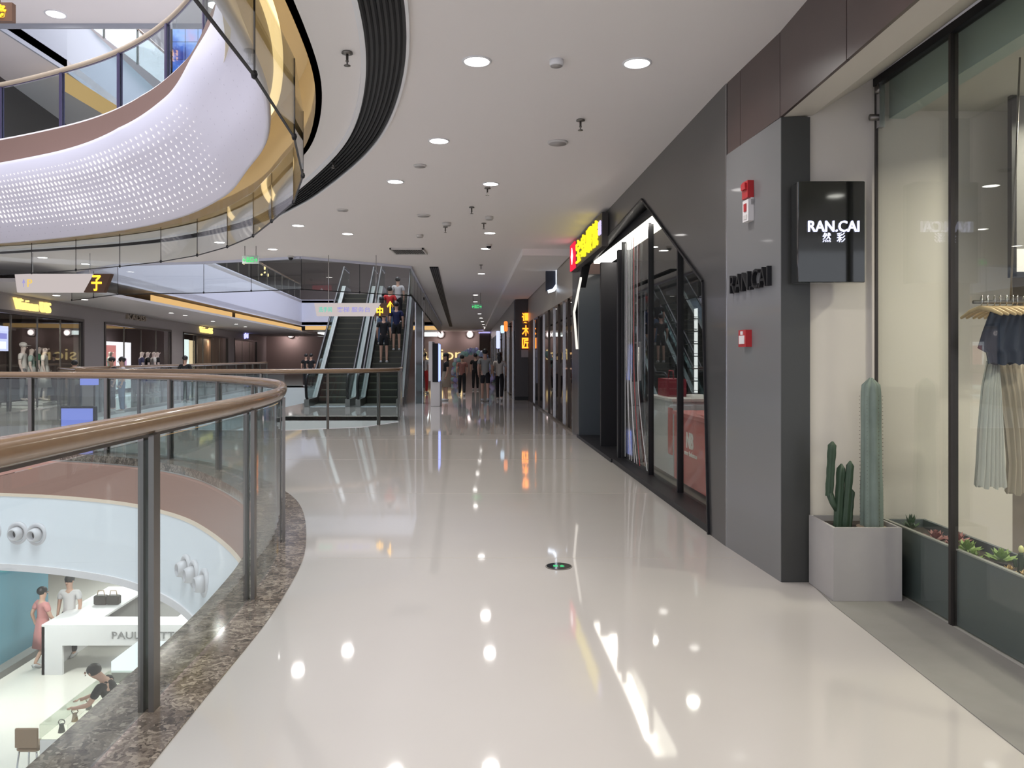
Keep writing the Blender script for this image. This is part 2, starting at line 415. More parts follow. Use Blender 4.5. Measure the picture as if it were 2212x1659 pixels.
# beige wall behind the planter, runs on inside the shop
mb = MB().box((1.92, 4.99, 0), (3.25, 5.12, 3.6)); structure(mb.build('wall_recess', M_beige))
mb = MB().box((3.25, 5.4, 0), (6, 5.5, 3.6)); structure(mb.build('wall_shop', mat('shop_brown', (.20, .17, .145), .7)))
mb = MB().box((2.55, -2, 3.05), (6, 5.0, 3.1)); structure(mb.build('ceiling_shop', mat('shop_ceiling', (.50, .49, .46), .7)))
mb = MB().box((2.45, -2, 3.0), (2.55, 4.99, 3.3)); structure(mb.build('trim_15', mat('teal_pelmet', (.36, .44, .42), .4)))
mb = MB().box((5.9, -2, 0), (6, 5.4, 3.6)); structure(mb.build('wall_shop_side', M_beige))
# walls beyond the optician
mb = MB(); wallbox(mb, 14.75, 26, 2.64, 3.56, 0, .2); structure(mb.build('wall_fascia_band', mat('taupe_band', (.40, .36, .31), .4)))
mb = MB(); wallbox(mb, 26.6, 62, 2.75, 3.56, -.45, .2); structure(mb.build('wall_far_band', mat('dark_band', (.16, .15, .16), .3)))
mb = MB(); wallbox(mb, 14.75, 62, 0, 3.56, 1.6, 1.7); structure(mb.build('wall_shops_back', mat('shop_back', (.10, .085, .08), .4)))
mb = MB(); wallbox(mb, 14.9, 62, 3.42, 3.56, -.95, -.02); structure(mb.build('ceiling_bulkhead', M_ceil))
mb = MB().box((-24, 62, 0), (4, 62.2, 3.56)); structure(mb.build('wall_far', M_pink))
mb = MB().box((-24, 58, 3.56), (4, 58.2, 13)); structure(mb.build('wall_far_upper', M_taupe))
# optician interior
mb = MB(); wallbox(mb, 5.95, 14.7, 0, 3.5, 3.0, 3.1); wallbox(mb, 5.95, 6.0, 0, 3.5, .13, 3.0); wallbox(mb, 14.6, 14.7, 0, 3.5, .6, 3.0)
structure(mb.build('wall_optician', mat('optician_wall', (.10, .10, .11), .4)))
mb = MB(); wallbox(mb, 5.9, 14.75, 3.3, 3.36, .13, 3.0); structure(mb.build('ceiling_optician', mat('optician_ceiling', (.33, .32, .31), .7)))
# left gallery wall with shop openings
def WG(y, z, d=0): return Vector((WLX(y)-d, y-.16*d, z))
ops = [(17.0, 24.9), (26.7, 34.9), (36.9, 47.2), (49.2, 57.5)]
outer = [(14, 0), (ops[0][0], 0)]
for i, (a, b) in enumerate(ops):
    outer += [(a, 2.68), (b, 2.68), (b, 0)]
    outer += [(ops[i+1][0], 0)] if i+1 < len(ops) else [(62, 0)]
outer = [(14, 0)]
for a, b in ops: outer += [(a, 0), (a, 2.68), (b, 2.68), (b, 0)]
outer += [(62, 0), (62, 3.56), (14, 3.56)]
mb = MB(); mb.plate(outer, [], lambda p: WG(p[0], p[1]), lambda p: WG(p[0], p[1], .3)); wl = structure(mb.build('wall_left', mat('gallery_wall', (.40, .365, .365), .5)))
for a, b in ops:
    mb = MB()
    for p, q in (((a, 0), (a+.12, 2.68)), ((b-.12, 0), (b, 2.68)), ((a, 2.6), (b, 2.68))):
        mb.plate([p, (q[0], p[1]), q, (p[0], q[1])], [], lambda t: WG(t[0], t[1], -.03), lambda t: WG(t[0], t[1], .1))
    mb.build('shop_frame', mat('dark_bronze', (.06, .05, .05), .3), wl)
mb = MB(); mb.plate([(14, 3.06), (62, 3.06), (62, 3.12), (14, 3.12)], [], lambda t: WG(t[0], t[1], -.04), lambda t: WG(t[0], t[1], 0)); mb.build('cornice', M_taupe, wl)
M_in = mat('gallery_shop_wall', (.20, .155, .15), .5)
mb = MB(); mb.plate([(14, 0), (62, 0), (62, 3.3), (14, 3.3)], [], lambda t: WG(t[0], t[1], 2.2), lambda t: WG(t[0], t[1], 2.3))
for y in (16, 25.8, 35.9, 48.2, 60): 
    mb.plate([(y, 0), (y+.1, 0), (y+.1, 3.3), (y, 3.3)], [], lambda t: WG(t[0], t[1], .3), lambda t: WG(t[0], t[1], 2.2))
structure(mb.build('wall_left_shops', M_in))
mb = MB(); mb.plate([(14, 3.0), (62, 3.0), (62, 3.05), (14, 3.05)], [], lambda t: WG(t[0], t[1], .3), lambda t: WG(t[0], t[1], 2.2)); structure(mb.build('ceiling_left_shops', M_in))
mb = MB(); mb.plate([(10, 5.2), (62, 5.2), (62, 8.6), (10, 8.6)], [], lambda t: WG(t[0], t[1], 0), lambda t: WG(t[0], t[1], .2)); structure(mb.build('wall_left_upper', mat('upper_dark_wall', (.05, .045, .045), .4)))
mb = MB(); mb.plate([(XL(17), 17), (XL(61), 61), (WLX(61)-.1, 61), (WLX(17)-.1, 17)], [], lambda p: (p[0], p[1], 3.12), lambda p: (p[0], p[1], 3.2)); structure(mb.build('ceiling_left', mat('gallery_ceiling', (.52, .50, .50), .6)))
structure(MB().box((-6.9, 31.6, 3.75), (-2.9, 49.9, 4.1)).build('floor_landing', M_taupe))
# teal shop wall downstairs
mb = MB().box((-10.7, 12.5, -5), (-10.5, 17.4, -1.75)); structure(mb.build('wall_lower_left', mat('teal_wall', (.13, .30, .38), .4)))

# ================================================================== RAILINGS
def railing(path, post_s, z0, label, grp, h=1.22, rz=.046, rr=.038, post=.03, wood=None, gl=None, pm=None, loc=None, stone=False):
    acc = [0]
    for a, b in zip(path, path[1:]): acc.append(acc[-1]+(b-a).length)
    def at(s):
        s = max(0, min(acc[-1]-1e-4, s)); i = 0
        while acc[i+1] < s: i += 1
        t = (s-acc[i])/(acc[i+1]-acc[i]); d = (path[i+1]-path[i]).normalized(); return path[i].lerp(path[i+1], t), d, i
    p, d, i = at(post_s[0] if loc is None else loc)
    t = thing('glass_railing', (p.x, p.y, z0), label, 'railing', grp)
    sweep(MB(), path, oval(0, z0+h-rz, rr, rz), sm=True).build('handrail', wood or M_wood, t)
    sweep(MB(), path, rect(-.012, .012, z0+h-2*rz-.008, z0+h-2*rz+.01)).build('rail_channel', pm or M_steel, t)
    for k, s in enumerate(post_s):
        p, d, i = at(s); n = Vector((d.y, -d.x)); mb = MB()
        R = Matrix(((d.x, n.x, 0, p.x), (d.y, n.y, 0, p.y), (0, 0, 1, 0), (0, 0, 0, 1))); mb.M = R
        mb.box((-post*.5, -.032, z0), (post*.5, -.010, z0+h-2*rz)); mb.box((-post*.5, .010, z0), (post*.5, .032, z0+h-2*rz))
        mb.build('post', pm or M_steel, t)
    for s0, s1 in zip(post_s, post_s[1:]):
        sub = [at(s0+.02)[0]]; i0 = at(s0+.02)[2]; i1 = at(s1-.02)[2]
        sub += path[i0+1:i1+1]; e = at(s1-.02)[0]
        if (sub[-1]-e).length > .01: sub.append(e)
        if len(sub) < 2: continue
        sweep(MB(), sub, rect(-.005, .005, z0+.015, z0+h-2*rz-.02), sm=False).build('glass_panel', gl or M_railg, t)
    return t
def length(P): return sum((b-a).length for a, b in zip(P, P[1:]))
# marble kerb at the floor opening
kb = sweep(MB(), P1, rect(-.24, .19, -.10, .006)).build('trim_16', M_marble); structure(kb)
s0 = 0; acc = 0
for a, b in zip(P1, P1[1:]):
    acc += (b-a).length
    if b.y >= 3.155: s0 = acc-(b.y-3.155); break
Lr = length(P1); ps = [s0+1.455*k for k in range(-3, 14) if .1 < s0+1.455*k < Lr-.1]
railing(P1, ps, .006, 'curved glass balustrade with thick wooden handrail round the near floor opening', None, post=.062, loc=s0)
# second opening in front of the escalators
R2 = poly([V2F[1], V2F[0], V2F[9], V2F[8], V2F[7], V2F[6], V2F[5]], .4)
R2 = offs(R2, .0)
L2 = length(R2); railing(R2, [.05+(L2-.1)*k/9 for k in range(10)], 0, 'far glass balustrade with wooden rail in front of the escalators', None, post=.04)
R3 = poly([(XL(18.6)+.0, 18.6), (XL(39.9), 39.9)], .6); L3 = length(R3)
railing(R3, [.1+(L3-.2)*k/14 for k in range(15)], 0, 'long straight glass balustrade along the side gallery shops', None, post=.05)
# level above: balcony rail over the perforated skin
RU = offsv(PC, -.66); RU = [p for p in RU if p.y > 3]
LU = length(RU); M_railw = mat('upper_rail', (.42, .34, .25), .35)
railing(RU, [.6+1.62*k for k in range(int((LU-.8)/1.62))], 5.2, 'upper storey glass balustrade above the white perforated skin', None, h=1.1, wood=M_railw, pm=mat('violet_post', (.06, .05, .10), .3), post=.06, gl=glass('upper_glass', (.82, .88, .90)))
R4 = poly([(XL(19)-.1, 19), (XL(50)-.1, 50)], .8); L4 = length(R4)
railing(R4, [.1+(L4-.2)*k/16 for k in range(17)], 5.15, 'dark upper gallery balustrade above the lavender fascia', None, h=1.1, post=.05, gl=glass('dark_glass', (.55, .62, .64)))
R5 = poly([(-11.05, 17), (-11.05, 34)], .8); L5 = length(R5)
railing(R5, [.1+(L5-.2)*k/9 for k in range(10)], 10.1, 'topmost gallery balustrade seen through the upper rail', None, h=1.1, post=.05)

# hanging smoke-curtain glass round both ceiling openings
def curtain(path, z0, z1, label, step, edge=.012, loc=None):
    p = path[len(path)//3]; t = thing('smoke_curtain', (p.x, p.y, z1), label, 'glass screen')
    L = length(path); n = max(2, int(L/step)); acc = 0; cuts = [0]; 
    for i, (a, b) in enumerate(zip(path, path[1:])):
        acc += (b-a).length
        if acc >= step: cuts.append(i+1); acc = 0
    if cuts[-1] != len(path)-1: cuts.append(len(path)-1)
    for a, b in zip(cuts, cuts[1:]):
        sub = path[a:b+1]
        # flat facets between clips, straight lower edge
        q = [sub[0], sub[-1]]
        sweep(MB(), q, rect(-.004, .004, z0, z1)).build('glass_pane', M_smoke, t)
        sweep(MB(), q, rect(-.007, .007, z0-edge, z0)).build('edge_strip', M_black, t)
        m = MB(); m.tube([(q[0].x, q[0].y, z0), (q[0].x, q[0].y, z1)], .006, 5); m.build('joint', M_black, t)
        m = MB(); m.ball((q[0].x, q[0].y, z0), (.02, .02, .028), n=6, m=4); m.build('clip', M_black, t)
    return t
curtain([p for p in offs(PC, -.10) if p.y > .5], 3.0, 3.55, 'glass smoke curtain with black clips hanging round the near ceiling opening', 1.12)
curtain(poly([(-11.0, 19.2), (-8.9, 17.35), (-6.8, 16.95), (-4.4, 16.05), (-2.3, 17.75)], 1.15), 2.88, 3.55, 'glass smoke curtain hanging in front of the escalators', 1.1, edge=.018)
curtain(poly([(-2.36, 17.8), (-4.5, 49)], 1.6), 2.9, 3.5, 'glass smoke curtain running along the passage beside the escalators', 1.5)

# curved linear air slot
SLOT = spline([(-.62, 2.0), (-.62, 3.4), (-.66, 4.5), (-.82, 5.6), (-1.13, 6.8), (-1.55, 7.9), (-2.29, 9.37), (-2.95, 10.5), (-4.0, 11.95), (-5.6, 13.35), (-7.4, 14.35), (-10.3, 15.4)])
t = thing('air_diffuser', (-.8, 5.6, 3.55), 'long curved black slatted air slot sweeping across the white ceiling', 'vent')
sweep(MB(), SLOT, rect(-.24, .03, 3.535, 3.549)).build('backing', M_black, t)
for k in range(7):
    sweep(MB(), SLOT, rect(-.225+k*.036, -.222+k*.036+.012, 3.522, 3.536)).build('slat', M_slat, t)
sweep(MB(), SLOT, rect(-.275, -.24, 3.52, 3.5495)).build('frame', M_white, t)
sweep(MB(), SLOT, rect(.03, .05, 3.52, 3.5495)).build('frame', M_white, t)
t = thing('air_diffuser', (-1.9, 20, 3.55), 'straight black air slot in the ceiling beside the escalator opening', 'vent')
q = [Vector((-.62-.068*y+.02, y)) for y in (17.8, 30, 52)]
sweep(MB(), q, rect(-.10, .10, 3.53, 3.549)).build('backing', M_black, t)
for k in range(4): sweep(MB(), q, rect(-.08+k*.045, -.07+k*.045, 3.515, 3.53)).build('slat', M_slat, t)

# perforations of the cone skin
NP = offs(PC, 0); NN = normals(PC); acc = [0]
for a, b in zip(PC, PC[1:]): acc.append(acc[-1]+(b-a).length)
def cone_pt(s, v):
    i = min(len(acc)-2, max(0, next((k for k in range(len(acc)-1) if acc[k+1] > s), len(acc)-2)))
    t = (s-acc[i])/(acc[i+1]-acc[i]); p = PC[i].lerp(PC[i+1], t); n = NN[i].lerp(NN[i+1], t).normalized(); d = Vector((-n.y, n.x))
    prof = [(-.42, 3.53), (-.70, 3.93), (-.96, 4.28), (-1.20, 4.66)]
    x = v*3; k = min(2, int(x)); f = x-k; kk = .45+.62*min(1, max(0, (s-9.0)/6.0)); o = prof[k][0]*(1-f)+prof[k+1][0]*f; o = vo(o, kk); z = prof[k][1]*(1-f)+prof[k+1][1]*f
    do = (prof[k+1][0]-prof[k][0])*kk; dz = prof[k+1][1]-prof[k][1]; u = Vector((n.x*do, n.y*do, dz)).normalized()
    q = p+n*o; tv = Vector((d.x, d.y, 0)); nor = tv.cross(u).normalized()
    if nor.z > 0: nor = -nor
    return Vector((q.x, q.y, z)), tv, u, nor
lit = MB(); dark = MB(); s = 6.0; k = 0; ROWS = 13
while s < acc[-1]-1.2:
    for r in range(ROWS):
        v = .07+.84*r/ROWS; ss = s+(r % 2)*.053
        p, tv, u, n = cone_pt(ss, v)
        lim0 = .10+.25*max(0, (ss-17)/5); lim1 = .93-.10*abs(math.sin(ss*.6))
        e = min(1, (v-lim0)/.12+.3, (lim1-v)/.14+.25); edge = min(1, (ss-12.4)/3.4)
        wv = .5+.5*math.sin(ss*1.9+r*.5)*math.cos(ss*1.1-r*.8)
        if e > 0 and edge > 0:
            rad = (.010+.009*wv)*(.5+.5*min(e, edge))
            c = p+n*.006; lit._add([c+(tv*math.cos(a)*rad+u*math.sin(a)*rad*1.75) for a in [j*math.pi/4 for j in range(8)]], [tuple(range(8))])
        elif ss > 7 and k % 2 == 0:
            rad = .006; c = p+n*.006; dark._add([c+(tv*math.cos(a)*rad*.6+u*math.sin(a)*rad*1.6) for a in [j*math.pi/3 for j in range(6)]], [(0, 1, 2, 3, 4, 5)])
    s += .106+.13*min(1, max(0, (17.5-s)/4)); k += 1
trim5 = bpy.data.objects['trim_5']
lit.build('lit_perforations', glow('perforation_light', (1.0, .93, .90), 1.7), trim5, kind='stuff')
dark.build('dark_perforations', mat('perforation_dark', (.25, .24, .28), .6), trim5, kind='stuff')

# ================================================================== DOWNLIGHTS
LP = None
def lamp_proto():
    t = thing('downlight', (0, 0, 0), 'x', 'ceiling light')
    MB().lathe((0, 0, 0), [(.105, -.0), (.105, -.006), (.09, -.008), (.088, .0)], 24).build('trim_ring', M_white, t)
    MB().lathe((0, 0, 0), [(.087, -.0005), (.087, -.006)], 24, sm=False).build('diffuser', M_lamp, t)
    area_light((0, 0, -.02), .17, LAMP_W, (1, .955, .915), parent=t, spread=math.radians(150))
    return t
def tree_copy(o, parent=None):
    c = o.copy(); COL.objects.link(c)
    if parent: c.parent = parent
    for ch in list(o.children): tree_copy(ch, c)
    return c
def downlight(x, y, z, label, grp='round recessed downlights in the ceiling', scale=1):
    global LP
    if LP is None: LP = lamp_proto(); o = LP
    else: o = tree_copy(LP)
    o.location = (x, y, z); o['label'] = label; o['group'] = grp; o.scale = (scale,)*3
    return o
dl = [(1030, 132, 'large bright downlight left of its pair, beside the curved black air slot'), (1376, 136, 'large bright downlight nearest the dark brown fascia panels'),
      (948, 304, 'round downlight just behind the big pair, towards the black air slot'), (854, 392, 'round downlight close to the bend of the curved black air slot'),
      (1060, 397, 'round downlight in the passage row with a sprinkler just behind it'), (1058, 503, 'fourth downlight back in the passage row, level with the red shop sign'),
      (751, 505, 'downlight between the air slot bend and the black air grille'), (644, 487, 'downlight just past the end of the hanging glass curtain'),
      (1049, 537, 'downlight in the passage row with a small camera over it'), (589, 538, 'downlight beside the green exit sign at the ceiling edge'),
      (1040, 591, 'lone downlight in the passage row beside the straight black slot'), (1027, 637, 'small downlight in front of the green exit sign over the passage'),
      (474, 523, 'downlight seen through the glass curtain under the warm glowing ring'), (185, 570, 'downlight over the white hanging direction sign'), (92, 556, 'downlight above the golden shop letters of the side gallery')]
for px, py, lb in dl:
    y = 3486/(772-py); downlight(X(px, y), y, 3.55, lb)
far = 'small downlight in the receding row deep in the passage'
for y in (29, 33, 37, 41, 45, 49, 53, 56): downlight(-.75-.022*y, y, 3.55, far, 'receding downlights deep in the passage')
for px, py in ((122, 638), (183, 647), (370, 676), (400, 681), (460, 694), (510, 700), (530, 706)):
    y = 1660*1.67/(772-py); downlight(X(px, y), y, 3.12, 'small downlight over the side gallery shop fronts', 'side gallery downlights')
for x, y in ((-.2, 2.9), (.95, 2.9), (-.2, .6), (.95, .6), (-.2, -1.8), (.95, -1.8)):
    downlight(x, y, 3.55, 'downlight of the passage overhead, out of the picture', 'overhead passage downlights')
for x, y in ((-3.5, 16.8), (-8, 16.3), (-5, 21.5), (-3.5, 24.5)) : pass
# unseen lamps added to light the lower storey; lamps of the storeys above
for x, y in ((-1, 4), (-1, 9), (-2, 14), (-6, 15), (-9.5, 14), (-6, 19), (-10, 19), (-9, 23)):
    o = downlight(x, y, -1.75, 'unseen downlight added to light the storey below', 'unseen lower storey downlights', 2.2)
    for ch in o.children:
        if ch.type == 'LIGHT':
            if not globals().get('LOWL'): LOWL = ch.data.copy(); LOWL.energy = 130
            ch.data = LOWL
for x, y in ((-1.2, 8), (-2.5, 14), (-6, 15.6), (-9.5, 16)):
    downlight(x, y, 8.6, 'downlight in the ceiling of the storey above', 'upper storey downlights', 2.0)
for y, lb in ((10.5, 'optician downlight near the glass'), (7.6, 'optician downlight nearest the box with white letters'), (12.8, 'optician downlight over the doorway')):
    p = W(y, 3.3, 1.1); downlight(p.x, p.y, 3.3, lb, 'optician shop downlights', .9)
for y in (18, 22, 28, 31.5, 39, 44, 52):
    p = WG(y, 3.0, 1.1 if y > 25 else .6); o = downlight(p.x, p.y, 3.0, 'ceiling spot inside the side gallery shops', 'side gallery shop spots')
    for ch in o.children:
        if ch.type == 'LIGHT':
            if not globals().get('SHL'): SHL = ch.data.copy(); SHL.energy = 70
            ch.data = SHL
for x, y in ((3.4, 4.2), (4.3, 3.0), (3.2, 2.0)):
    o = downlight(x, y, 3.05, 'ceiling spot inside the glazed clothes shop', 'clothes shop spots', .9)
    for ch in o.children:
        if ch.type == 'LIGHT':
            if not globals().get('CSL'): CSL = ch.data.copy(); CSL.energy = 34; CSL.color = (1, .94, .80)
            ch.data = CSL

# ================================================================== CEILING FITTINGS
def sprinkler(px, py, lb):
    y = 3486/(772-py)*.985; x = X(px, y); t = thing('sprinkler', (x, y, 3.55), lb, 'sprinkler', 'ceiling sprinklers')
    MB().lathe((x, y, 3.55), [(.035, 0), (.04, -.012), (.012, -.016)], 14).build('rosette', M_steel, t)
    MB().lathe((x, y, 3.55), [(.009, -.01), (.009, -.06), (.013, -.062), (.006, -.075), (.006, -.09)], 8).build('nozzle', M_steel, t)
    MB().lathe((x, y, 3.55), [(.022, -.092), (.024, -.096)], 10).build('deflector', M_steel, t)
for px, py, lb in ((750, 122, 'ceiling sprinkler between the warm recess and the black air slot'), (720, 350, 'ceiling sprinkler inside the bend of the black air slot'),
                   (1254, 266, 'ceiling sprinkler beside the round grey speaker'), (1053, 411, 'ceiling sprinkler right behind a passage downlight'),
                   (1045, 486, 'ceiling sprinkler in front of the fourth passage downlight'), (1019, 452, 'ceiling sprinkler between two clusters of small fittings'),
                   (962, 494, 'ceiling sprinkler beside the small sensors'), (1039, 575, 'ceiling sprinkler above the lone passage downlight')): sprinkler(px, py, lb)
def disc(px, py, r, name, lb, m, cat, h=.02):
    y = 3486/(772-py); x = X(px, y); t = thing(name, (x, y, 3.55), lb, cat)
    MB().lathe((x, y, 3.55), [(r, 0), (r, -h*.6), (r*.9, -h), (r*.86, -h*.9)], 20).build('rim', m, t)
    MB().lathe((x, y, 3.55), [(r*.85, -h*.5), (r*.85, -h*.95)], 20).build('grille', mat('speaker_grille', (.38, .36, .35), .7), t)
M_fit = mat('fitting_plastic', (.60, .58, .56), .5)
disc(1205, 307, .10, 'ceiling_speaker', 'round grey ceiling speaker nearest the shop fronts', M_fit, 'speaker')
disc(907, 357, .07, 'ceiling_speaker', 'small round speaker between two downlights near the air slot', M_fit, 'speaker')
disc(915, 465, .10, 'ceiling_speaker', 'round ceiling plate in front of the black air grille', M_fit, 'speaker')
disc(740, 453, .08, 'ceiling_speaker', 'round ceiling plate above the downlight behind the bend', M_fit, 'speaker')
disc(1202, 130, .05, 'smoke_detector', 'white smoke detector between the two large downlights', M_white, 'smoke detector', .045)
disc(965, 481, .07, 'smoke_detector', 'small sensor beside a sprinkler before the air grille', M_fit, 'smoke detector', .05)
disc(907, 507, .06, 'smoke_detector', 'small sensor just before the black air grille', M_fit, 'smoke detector', .05)
disc(1057, 468, .06, 'smoke_detector', 'small sensor in the passage row between two downlights', M_fit, 'smoke detector', .05)
# dome camera
y = 3486/(772-528); x = X(1056, y); t = thing('dome_camera', (x, y, 3.55), 'small dark ceiling camera over a passage downlight', 'security camera')
MB().lathe((x, y, 3.55), [(.06, 0), (.06, -.03), (.05, -.035)], 16).build('base', M_fit, t)
MB().ball((x, y, 3.51), (.045, .045, .045), n=12, m=8).build('dome', M_black, t)
y = 3486/(772-553); x = X(628, y); t = thing('dome_camera', (x, y, 3.55), 'small dome camera at the ceiling edge before the escalators', 'security camera')
MB().lathe((x, y, 3.55), [(.06, 0), (.06, -.03), (.05, -.035)], 16).build('base', M_fit, t)
MB().ball((x, y, 3.51), (.05, .05, .05), n=12, m=8).build('dome', M_black, t)
# square air grille
y = 15.1; x0, x1 = X(850, y), X(917, y); t = thing('air_grille', ((x0+x1)/2, y, 3.55), 'dark rectangular ceiling grille of many slats before the escalator opening', 'vent')
MB().box((x0, 14.75, 3.535), (x1, 15.45, 3.549)).build('backing', M_black, t)
M_gs = mat('grille_slat', (.22, .21, .20), .5)
n = 17
for k in range(n):
    a = x0+.02+(x1-x0-.04)*k/n; MB().box((a, 14.78, 3.52), (a+.012, 15.42, 3.536)).build('slat', M_gs, t)
for a, b, c, d in ((x0-.02, 14.73, x1+.02, 14.77), (x0-.02, 15.43, x1+.02, 15.47), (x0-.02, 14.73, x0+.01, 15.47), (x1-.01, 14.73, x1+.02, 15.47)):
    MB().box((a, b, 3.515), (c, d, 3.549)).build('frame', M_fit, t)

# ================================================================== TEXT
TC = {}
def text_geo(body, bold=0.0):
    k = (body, bold)
    if k in TC: return TC[k]
    c = bpy.data.curves.new('t', 'FONT'); c.body = body; c.extrude = .5; c.offset = bold; c.resolution_u = 3; c.align_x = 'LEFT'
    o = bpy.data.objects.new('t', c); COL.objects.link(o); bpy.context.view_layer.update()
    me = bpy.data.meshes.new_from_object(o.evaluated_get(bpy.context.evaluated_depsgraph_get()))
    vs = [v.co.copy() for v in me.vertices]; fs = [tuple(p.vertices) for p in me.polygons]
    bpy.data.objects.remove(o); bpy.data.meshes.remove(me); bpy.data.curves.remove(c)
    if vs:
        x0 = min(v.x for v in vs); x1 = max(v.x for v in vs); y0 = min(v.y for v in vs); y1 = max(v.y for v in vs)
        vs = [Vector(((v.x-x0)/(x1-x0)-.5, (v.y-y0)/(y1-y0)-.5, v.z)) for v in vs]
    TC[k] = (vs, fs); return TC[k]
def text(name, body, fn, w_, h_, th, m, parent, bold=0.0, label=None):
    """fn(x, y, z): metres right, up and out of the face"""
    vs, fs = text_geo(body, bold)
    return mesh_obj(name, [fn(v.x*w_, v.y*h_, (v.z+.5)*th) for v in vs], fs, m, parent, label=label)

def RW(s, z, d=0):   # text frame on the shop fronts: (x right as read from the passage, y up, z out of the face)
    return lambda x, y, o: W(s-x, z+y, d-o)
def FC(x0, y0, z0): return lambda x, y, o: Vector((x0+x, y0-o, z0+y))
def LW(s, z, d=0): return lambda x, y, o: WG(s+x, z+y, d-o)

# ================================================================== CLOTHES SHOP CORNER
# planter box with cacti
t = thing('planter_box', (2.11, 4.76, 0), 'square grey concrete planter box at the end of the beige wall', 'planter')
x0, x1, y0, y1, h = 1.905, 2.312, 4.555, 4.93, .44; th = .018
mb = MB(); mb.plate([(x0, y0), (x1, y0), (x1, y1), (x0, y1)], [[(x0+th, y0+th), (x1-th, y0+th), (x1-th, y1-th), (x0+th, y1-th)]], lambda p: (p[0], p[1], .005), lambda p: (p[0], p[1], h))
M_con2 = mat('planter_concrete', (.36, .345, .335), .8, noise=.10, nscale=5, bump=.15)
mb.build('box_wall', M_con2, t)
MB().box((x0+th, y0+th, .3), (x1-th, y1-th, .405)).build('soil', mat('dark_soil', (.05, .04, .035), .95, noise=.4, nscale=60, bump=.6), t)
def cactus_col(base, top, r0, r1, ribs=6, n=36, seg=22, wob=.01, bend=0):
    base = Vector(base); top = Vector(top); vs = []; fs = []; H = (top-base).length; ax = (top-base).normalized()
    a = ax.orthogonal().normalized(); b = ax.cross(a); ph = random.random()*6
    for i in range(seg+1):
        t_ = i/seg; p = base.lerp(top, t_)+a*bend*math.sin(t_*math.pi)
        r = r0*(1-t_)+r1*t_; r *= 1+wob*math.sin(t_*23+ph)+.02*math.sin(t_*9)
        if t_ > .93: r *= math.sqrt(max(.03, 1-((t_-.93)/.07)**2))
        for k in range(n):
            an = 2*math.pi*k/n; rr = r*(.70+.30*abs(math.cos(an*ribs/2))**.8)
            vs.append(p+(a*math.cos(an+ph)+b*math.sin(an+ph))*rr)
    for i in range(seg):
        for k in range(n): fs.append((i*n+k, i*n+(k+1) % n, (i+1)*n+(k+1) % n, (i+1)*n+k))
    fs.append(tuple(range(seg*n, seg*n+n))); return vs, fs
M_cac1 = mat('grey_green_cactus', (.17, .215, .185), .6, noise=.22, nscale=14, bump=.2)
M_cac2 = mat('dark_green_cactus', (.028, .055, .030), .55, noise=.3, nscale=25, bump=.2)
M_spine = mat('cactus_spine', (.14, .11, .09), .7)
def spines(mb, base, top, r, ribs, dn, ph=0):
    base = Vector(base); top = Vector(top); ax = (top-base).normalized(); a = ax.orthogonal().normalized(); b = ax.cross(a)
    for i in range(dn):
        for k in range(ribs):
            an = 2*math.pi*k/ribs+ph; p = base.lerp(top, .04+.9*i/dn); o = a*math.cos(an)+b*math.sin(an)
            mb._add([p+o*r-ax*.003, p+o*r+ax*.003, p+o*(r+.008)], [(0, 1, 2)])
c = thing('column_cactus', (2.20, 4.70, .40), 'tall pale grey-green ribbed column cactus in the concrete planter', 'cactus')
vs, fs = cactus_col((2.20, 4.70, .39), (2.195, 4.70, 1.325), .066, .055); stm = mesh_obj('stem', vs, fs, M_cac1, c, smooth=[True]*len(fs))
mb = MB(); spines(mb, (2.20, 4.70, .4), (2.195, 4.70, 1.29), .062, 6, 34); mb.build('spines', M_spine, stm, kind='stuff')
MB().lathe((2.20, 4.70, .404), [(.085, 0), (.088, .012), (.07, .016)], 18).build('wooden_collar', mat('collar', (.36, .28, .20), .7), c)
c = thing('branching_cactus', (1.985, 4.70, .40), 'small dark green branching cactus in front of the tall pale one', 'cactus')
for i, (b, tp, r0, r1) in enumerate([((1.99, 4.70, .39), (2.015, 4.70, .80), .026, .026), ((2.03, 4.69, .39), (2.06, 4.68, .82), .022, .024), ((2.055, 4.70, .39), (2.08, 4.71, .645), .022, .022),
                       ((1.945, 4.71, .60), (1.965, 4.71, .935), .024, .027)]):
    vs, fs = cactus_col(b, tp, r0, r1, 5, 25, 14, .05); mesh_obj('branch', vs, fs, M_cac2, c, smooth=[True]*len(fs))
mb = MB(); mb.tube([(2.0, 4.70, .50), (1.965, 4.705, .56), (1.945, 4.71, .62)], [.02, .02, .022], 10); mb.build('branch', M_cac2, c)
# glazed front of the clothes shop
M_mull = mat('mullion', (.055, .048, .045), .35, metal=.5)
gx = lambda y: 2.355+(5-y)*.03
t = thing('shop_window', (2.36, 4.2, 0), 'frameless glass shop front with one dark upright between its panes', 'shop window')
for a, b in ((4.97, 4.172), (4.15, 2.6), (2.58, .6)):
    mb = MB(); mb.plate([(gx(a), a), (gx(b), b), (gx(b)+.01, b), (gx(a)+.01, a)], [], lambda p: (p[0], p[1], .01), lambda p: (p[0], p[1], 3.22)); mb.build('glass_pane', M_shop, t)
MB().box((gx(4.16)-.012, 4.149, 0), (gx(4.16)+.03, 4.171, 3.25)).build('upright', M_mull, t)
MB().box((gx(2.59)-.012, 2.579, 0), (gx(2.59)+.03, 2.601, 3.25)).build('upright', M_mull, t)
mb = MB(); mb.plate([(gx(5)-.02, 4.97), (gx(0)-.02, 0), (gx(0)+.03, 0), (gx(5)+.03, 4.97)], [], lambda p: (p[0], p[1], 3.2), lambda p: (p[0], p[1], 3.25)); mb.build('top_track', M_black, t)
MB().box((gx(5)-.01, 4.955, 0), (gx(5)+.006, 4.972, 3.2)).build('edge_profile', M_mull, t)
